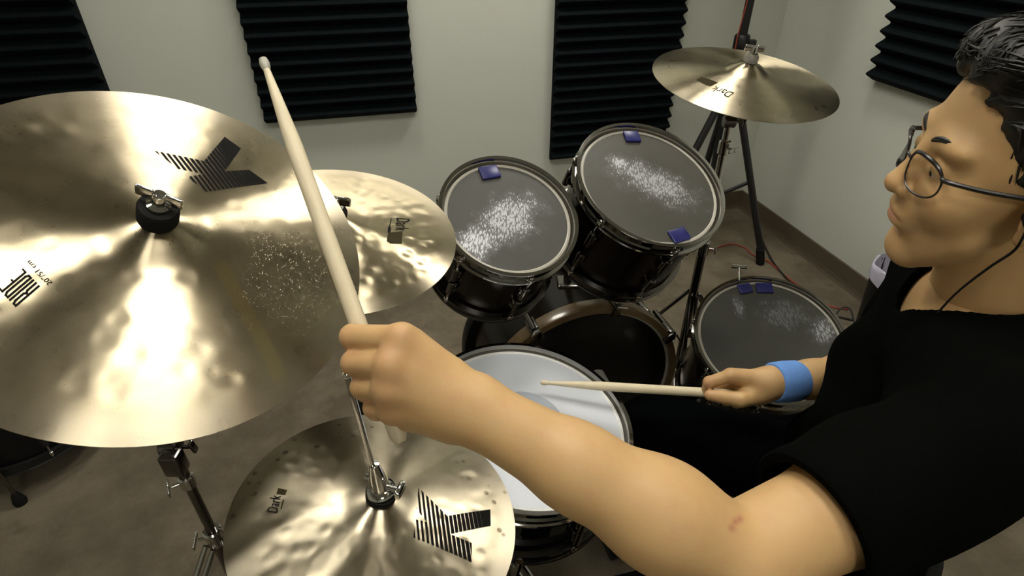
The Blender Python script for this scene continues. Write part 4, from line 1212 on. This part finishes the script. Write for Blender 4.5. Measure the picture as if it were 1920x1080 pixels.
# shirt
def build_shirt(h=0.0042):
    f = Field((.12, .18, .50), (1.0, 1.02, 1.14), h)
    torso_field(f, .012, .035)
    up = unit(EL_L - SH_L); Lu = np.linalg.norm(EL_L - SH_L)
    e = SH_L + up * Lu * .95
    f.cone(SH_L, e, .070, .0615, .03)
    upr = unit(EL_R - SH_R); er = SH_R + upr * np.linalg.norm(EL_R - SH_R) * .80
    f.cone(SH_R, er, .070, .064, .03)
    # folds: slanting creases over sleeve and flank
    def folds(P):
        q = P - SH_L.astype(np.float32); s = q @ up.astype(np.float32); z = P[..., 2]
        w = np.exp(-((s - .10) / .12) ** 2)
        d1 = .0045 * np.sin(46 * s + 22 * (P[..., 1]) + 9 * np.sin(14 * z)) * w
        d2 = .0050 * np.sin(34 * z + 26 * (P @ LAT.astype(np.float32)) + 3 * np.sin(11 * P[..., 0])) * (1 - .7 * w) * np.clip((1.0 - z) * 8, 0, 1)
        return d1 + d2
    hi = f.lo + f.h * (f.n - 1)
    f.apply(folds, f.lo, hi, 0, 'warp', 0)
    # sleeve ends cut square, opened up around the arms
    for (S_, E_, u_, fr) in ((SH_L, EL_L, up, .72), (SH_R, EL_R, upr, .60)):
        L_ = np.linalg.norm(E_ - S_); p = S_ + u_ * L_ * fr
        sl, P = f._sub(np.minimum(p, E_) - .10, np.maximum(p, E_) + .10)
        q = P - p.astype(np.float32); s = q @ u_.astype(np.float32); rad = np.sqrt(((q - s[..., None] * u_.astype(np.float32)) ** 2).sum(-1))
        near = rad < .095
        d = np.where(near, s, -.2).astype(np.float32); f.D[sl] = np.maximum(f.D[sl], d)
        f.cone(p - u_ * .022, p + u_ * .05, .0560, .0560, .002, 'sub')
    # neck opening
    nd = unit(hw((-.02, 0, -.05)) - NECK0)
    f.cone(NECK0 + nd * .012 + FWD * .012, NECK0 + nd * .16, .068, .072, .004, 'sub')
    f.plane(np.array([0, 0, .52]), (0, 0, -1))
    return f.mesh()
shirt = mesh_obj('shirt', [build_shirt()], M['shirt'], person, BASE)
for (S_, E_, fr, ro) in ((SH_L, EL_L, .72, .0655), (SH_R, EL_R, .60, .066)):
    u_ = unit(E_ - S_); p = S_ + (E_ - S_) * fr; ri = .0545
    MB().lathe([(ri, .001), (ri + .002, .0035), (ro - .002, .0035), (ro, .001), (ro + .0005, -.012), (ro - .0005, -.025), (ro - .004, -.030), (ri, -.030)], 64, p - BASE, frame_of(u_), closed=True).build('sleeve_hem', M['shirt'], shirt)
def build_trousers(h=0.0065):
    f = Field((-.12, .22, .06), (.95, 1.15, .78), h)
    f.ell(PEL + np.array([0, 0, .02]), (.130, .178, .120), .03, m3=TOR3)
    for (hp_, kn, an) in ((HIP_L, KN_L, AN_L), (HIP_R, KN_R, AN_R)):
        f.cone(hp_, kn, .096, .074, .03); f.cone(kn, an, .072, .058, .02)
    def folds(P): return .004 * np.sin(38 * P[..., 0] + 30 * P[..., 1] + 25 * P[..., 2] + 3 * np.sin(17 * P[..., 1]))
    f.apply(folds, f.lo, f.lo + f.h * (f.n - 1), 0, 'warp', 0)
    f.plane(np.array([0, 0, .125]), (0, 0, -1))
    return f.mesh()
mesh_obj('trousers', [build_trousers()], M['trousers'], person, BASE)
for (an, toe) in ((AN_L, (-.95, .25, 0)), (AN_R, (-.28, .96, 0))):
    t3 = unit(toe); b = np.array([an[0], an[1], an[2] - .105])
    f = Field(np.minimum(b, b + t3 * .2) - .09, np.maximum(b, b + t3 * .2) + np.array([.09, .09, .15]), .005)
    f.cone(b + np.array([0, 0, .045]) - t3 * .03, b + t3 * .16 + np.array([0, 0, .036]), .046, .040, .02); f.cone(b + np.array([0, 0, .05]), b + np.array([0, 0, .10]), .045, .042, .02)
    f.plane(np.array([0, 0, an[2] - .101]), (0, 0, -1))
    mesh_obj('shoe', [f.mesh()], M['black_rubber'], person, BASE)

def head_part(name, mb, mat, parent=person):
    mb.v = [tuple(hw(v) - BASE) for v in mb.v]
    return mb.build(name, mat, parent)
# hair: a cap with combed locks over it
def build_hair(h=0.0026):
    f = Field((-.15, -.115, -.12), (.14, .115, .185), h)
    f.ell((-.020, 0, .056), (.106, .0865, .098), .01)
    f.ell((-.055, 0, .000), (.062, .076, .085), .03)
    f.ell((.060, .010, .112), (.034, .052, .026), .03)
    def line(P):
        x, y, z = P[..., 0], P[..., 1], P[..., 2]; ay = np.abs(y)
        front = .090 - .018 * (ay / .06) ** 2 + .005 * np.sin(90 * y) + .003 * np.sin(230 * y)
        side = np.interp(x, (-.13, -.07, -.040, -.022, -.006, .014, .024, .040, .060, .080), (-.105, -.095, -.060, .030, .022, -.022, .002, .040, .074, .088)).astype(np.float32)
        lim = np.where(ay < .045, np.where(x > .05, front, -.2), np.maximum(side, np.where(x > .05, front - .01, -.2)))
        return (lim - z) * .6
    hi = f.lo + f.h * (f.n - 1)
    f.apply(line, f.lo, hi, .008, 'int', 0)
    f.apply(lambda P: .0020 * np.sin(150 * P[..., 1] + 60 * P[..., 0] + 8 * np.sin(40 * P[..., 2])), f.lo, hi, 0, 'warp', 0)
    V, Fc = f.mesh(); return f, V, Fc
hf, hv_, hF = build_hair()
hair = mesh_obj('hair', [(HEAD_C + hv_ @ HEAD_M.T, hF)], M['hair'], person, BASE)
def field_d(p):
    i = np.clip(((p - hf.lo) / hf.h).astype(int), 1, hf.n - 3); t = np.clip((p - hf.lo) / hf.h - i, 0, 1)
    c = hf.D[i[0]:i[0]+2, i[1]:i[1]+2, i[2]:i[2]+2]
    c = c[0] * (1 - t[0]) + c[1] * t[0]; c = c[0] * (1 - t[1]) + c[1] * t[1]; return float(c[0] * (1 - t[2]) + c[1] * t[2])
def field_n(p):
    e = .004; return unit([field_d(p + np.array(q) * e) - field_d(p - np.array(q) * e) for q in ((1,0,0),(0,1,0),(0,0,1))])
locks = MB()
for i in range(1500):
    p = hv_[RNG.integers(len(hv_))].copy(); nrm = field_n(p)
    out = unit(p - np.array([-.01, 0, .02]))
    if nrm @ out < .35 or nrm[2] < -.25 or (p[0] > .045 and p[2] < .096): continue
    top = p[2] > .085
    flow = np.array([.85, .35, .10]) if top else np.array([-.25, 0, -1.0]) if p[0] < .035 else np.array([.55, .5, .35])
    flow = unit(flow + RNG.normal(0, .22, 3)); L = RNG.uniform(.022, .050) if top else RNG.uniform(.014, .026)
    pts = []; q = p.copy()
    for k in range(6):
        n_ = field_n(q); pts.append(q + n_ * (.0008 + (.0045 if top else .0012) * (k / 5) ** 2))
        q = q + unit(flow - n_ * (flow @ n_)) * L / 5; q = q - field_n(q) * field_d(q)
    w = RNG.uniform(.0012, .0024)
    locks.tube(pts, [w * .5, w, w, w * .8, w * .5, w * .1], 5)
head_part('hair_lock', locks, M['hair'], hair)
# brows, eyes
for s in (-1, 1):
    pts = smooth_path([(.0910, s * .013, .0270), (.0905, s * .026, .0335), (.0835, s * .041, .0355), (.0700, s * .055, .0300)], 4); n = len(pts)
    head_part('eyebrow', MB().tube(pts, [.0022 + .0014 * math.sin(PI * k / (n - 1)) for k in range(n)], 6), M['hair'])
    e = head_part('eye', MB().sphere((.0745, s * .033, .0030), .0128, 18), M['eye'])
    head_part('iris', MB().sphere((.0825, s * .0325, .0012), .0056, 14), M['iris'], e)
# spectacles
gl = MB()
def rim(s, kx=1.0):
    P = []
    for i in range(33):
        a = 2 * PI * i / 32; cx, sz = math.cos(a), math.sin(a)
        u = abs(cx) ** .8 * np.sign(cx) * .0265 * kx; w = abs(sz) ** .8 * np.sign(sz) * .0195 * kx
        y = s * (.0345 + u); P.append((.1030 - 2.6 * (abs(y) - .012) ** 2 * 3.0, y, -.0015 + w))
    return P
for s in (-1, 1):
    P = rim(s); gl.tube(P, [.0011 + .0013 * max(0, math.sin(2 * PI * i / 32)) for i in range(33)], 8)
gl.tube(smooth_path([(.1030, .009, .004), (.1055, 0, .0065), (.1030, -.009, .004)], 4), .0016, 8)
glasses = head_part('glasses', gl, M['frame_black'])
for s in (-1, 1):
    P = rim(s, .98); mb = MB(); n = 32
    mb.add([tuple(np.array(p) + np.array([.0004, 0, 0])) for p in P[:n]] + [tuple(np.array(p) - np.array([.0010, 0, 0])) for p in P[:n]], [tuple(range(n)), tuple(reversed(range(n, 2 * n)))] + [(i, (i + 1) % n, n + (i + 1) % n, n + i) for i in range(n)])
    head_part('lens', mb, M['lens'], glasses)
    pts = [(.087, s * .0610, .0085), (.083, s * .0680, .0085), (.050, s * .0770, .0075), (.010, s * .0845, .0085), (-.018, s * .0850, .006), (-.035, s * .080, -.018)]
    head_part('temple_arm', MB().tube(smooth_path(pts, 5), .0024, 8), M['frame_black'], glasses)
# earphone in the left ear with its wire
eb = MB(); eb.cyl((.000, .080, -.010), (.004, .094, -.012), .0065, .0050, 12, .0015); eb.tube(smooth_path([(.003, .092, -.012), (.002, .093, -.028), (.000, .088, -.045), (.004, .074, -.075), (.012, .060, -.120), (.02, .055, -.17)], 6), .0014, 6)
head_part('earphone', eb, M['black_rubber'])
# wristband
a = unit(EL_R - WR_R); w0 = WR_R + a * .006; w1 = WR_R + a * .072; m3 = frame_of(a)
prof = [(.0285, 0), (.0320, .001), (.0345, .006), (.0355, .026), (.0350, .050), (.0325, .055), (.0290, .056)]
MB().lathe(prof, 40, w0 - BASE, m3, closed=True).build('wristband', M['fabric_blue'], person)
# thumb nail of the far hand
tj = ra[3]; td = unit(tj[3] - tj[2]); nv = unit(C_O - tj[3]); nn = unit(nv - td * (nv @ td))
MB().sphere(tj[3] - td * .001 + nn * .0070 - BASE, .0058, 12, (1.0, .8, .35), np.stack([td, np.cross(nn, td), nn], 1)).build('thumbnail', M['nail'], person)

# ================================================================== drumsticks
def stick(name, butt, tip, label, tip_white=False):
    butt = np.asarray(butt); tip = np.asarray(tip); L = np.linalg.norm(tip - butt)
    r = .0080
    prof = [(0, 0), (.0045, 0), (.0066, .003), (r, .008), (r, L - .105), (.0066, L - .075), (.0050, L - .045), (.0036, L - .020), (.0033, L - .015)]
    root = empty(name, mat4(butt, frame_of(tip - butt)), label, 'drumstick', 'pair of drumsticks')
    MB().lathe(prof + [(0, L - .0145)], 24).build('shaft', M['stick'], root)
    MB().lathe([(0, L - .0160), (.0032, L - .0155), (.0046, L - .011), (.0050, L - .007), (.0040, L - .002), (0, L)], 20).build('bead_tip', M['cream'] if tip_white else M['stick'], root)
B_, T_ = at(752, 830, .498), at(492, 108, .578)
stick('drumstick', B_, T_, 'pale wooden drumstick raised in the near hand over the ride cymbal', True)
T2_, G2 = at(1013, 717, 1.035), at(1340, 737, .988); d2 = unit(G2 - T2_)
stick('drumstick', T2_ + d2 * .400, T2_, 'pale wooden drumstick in the far hand held over the snare drum')
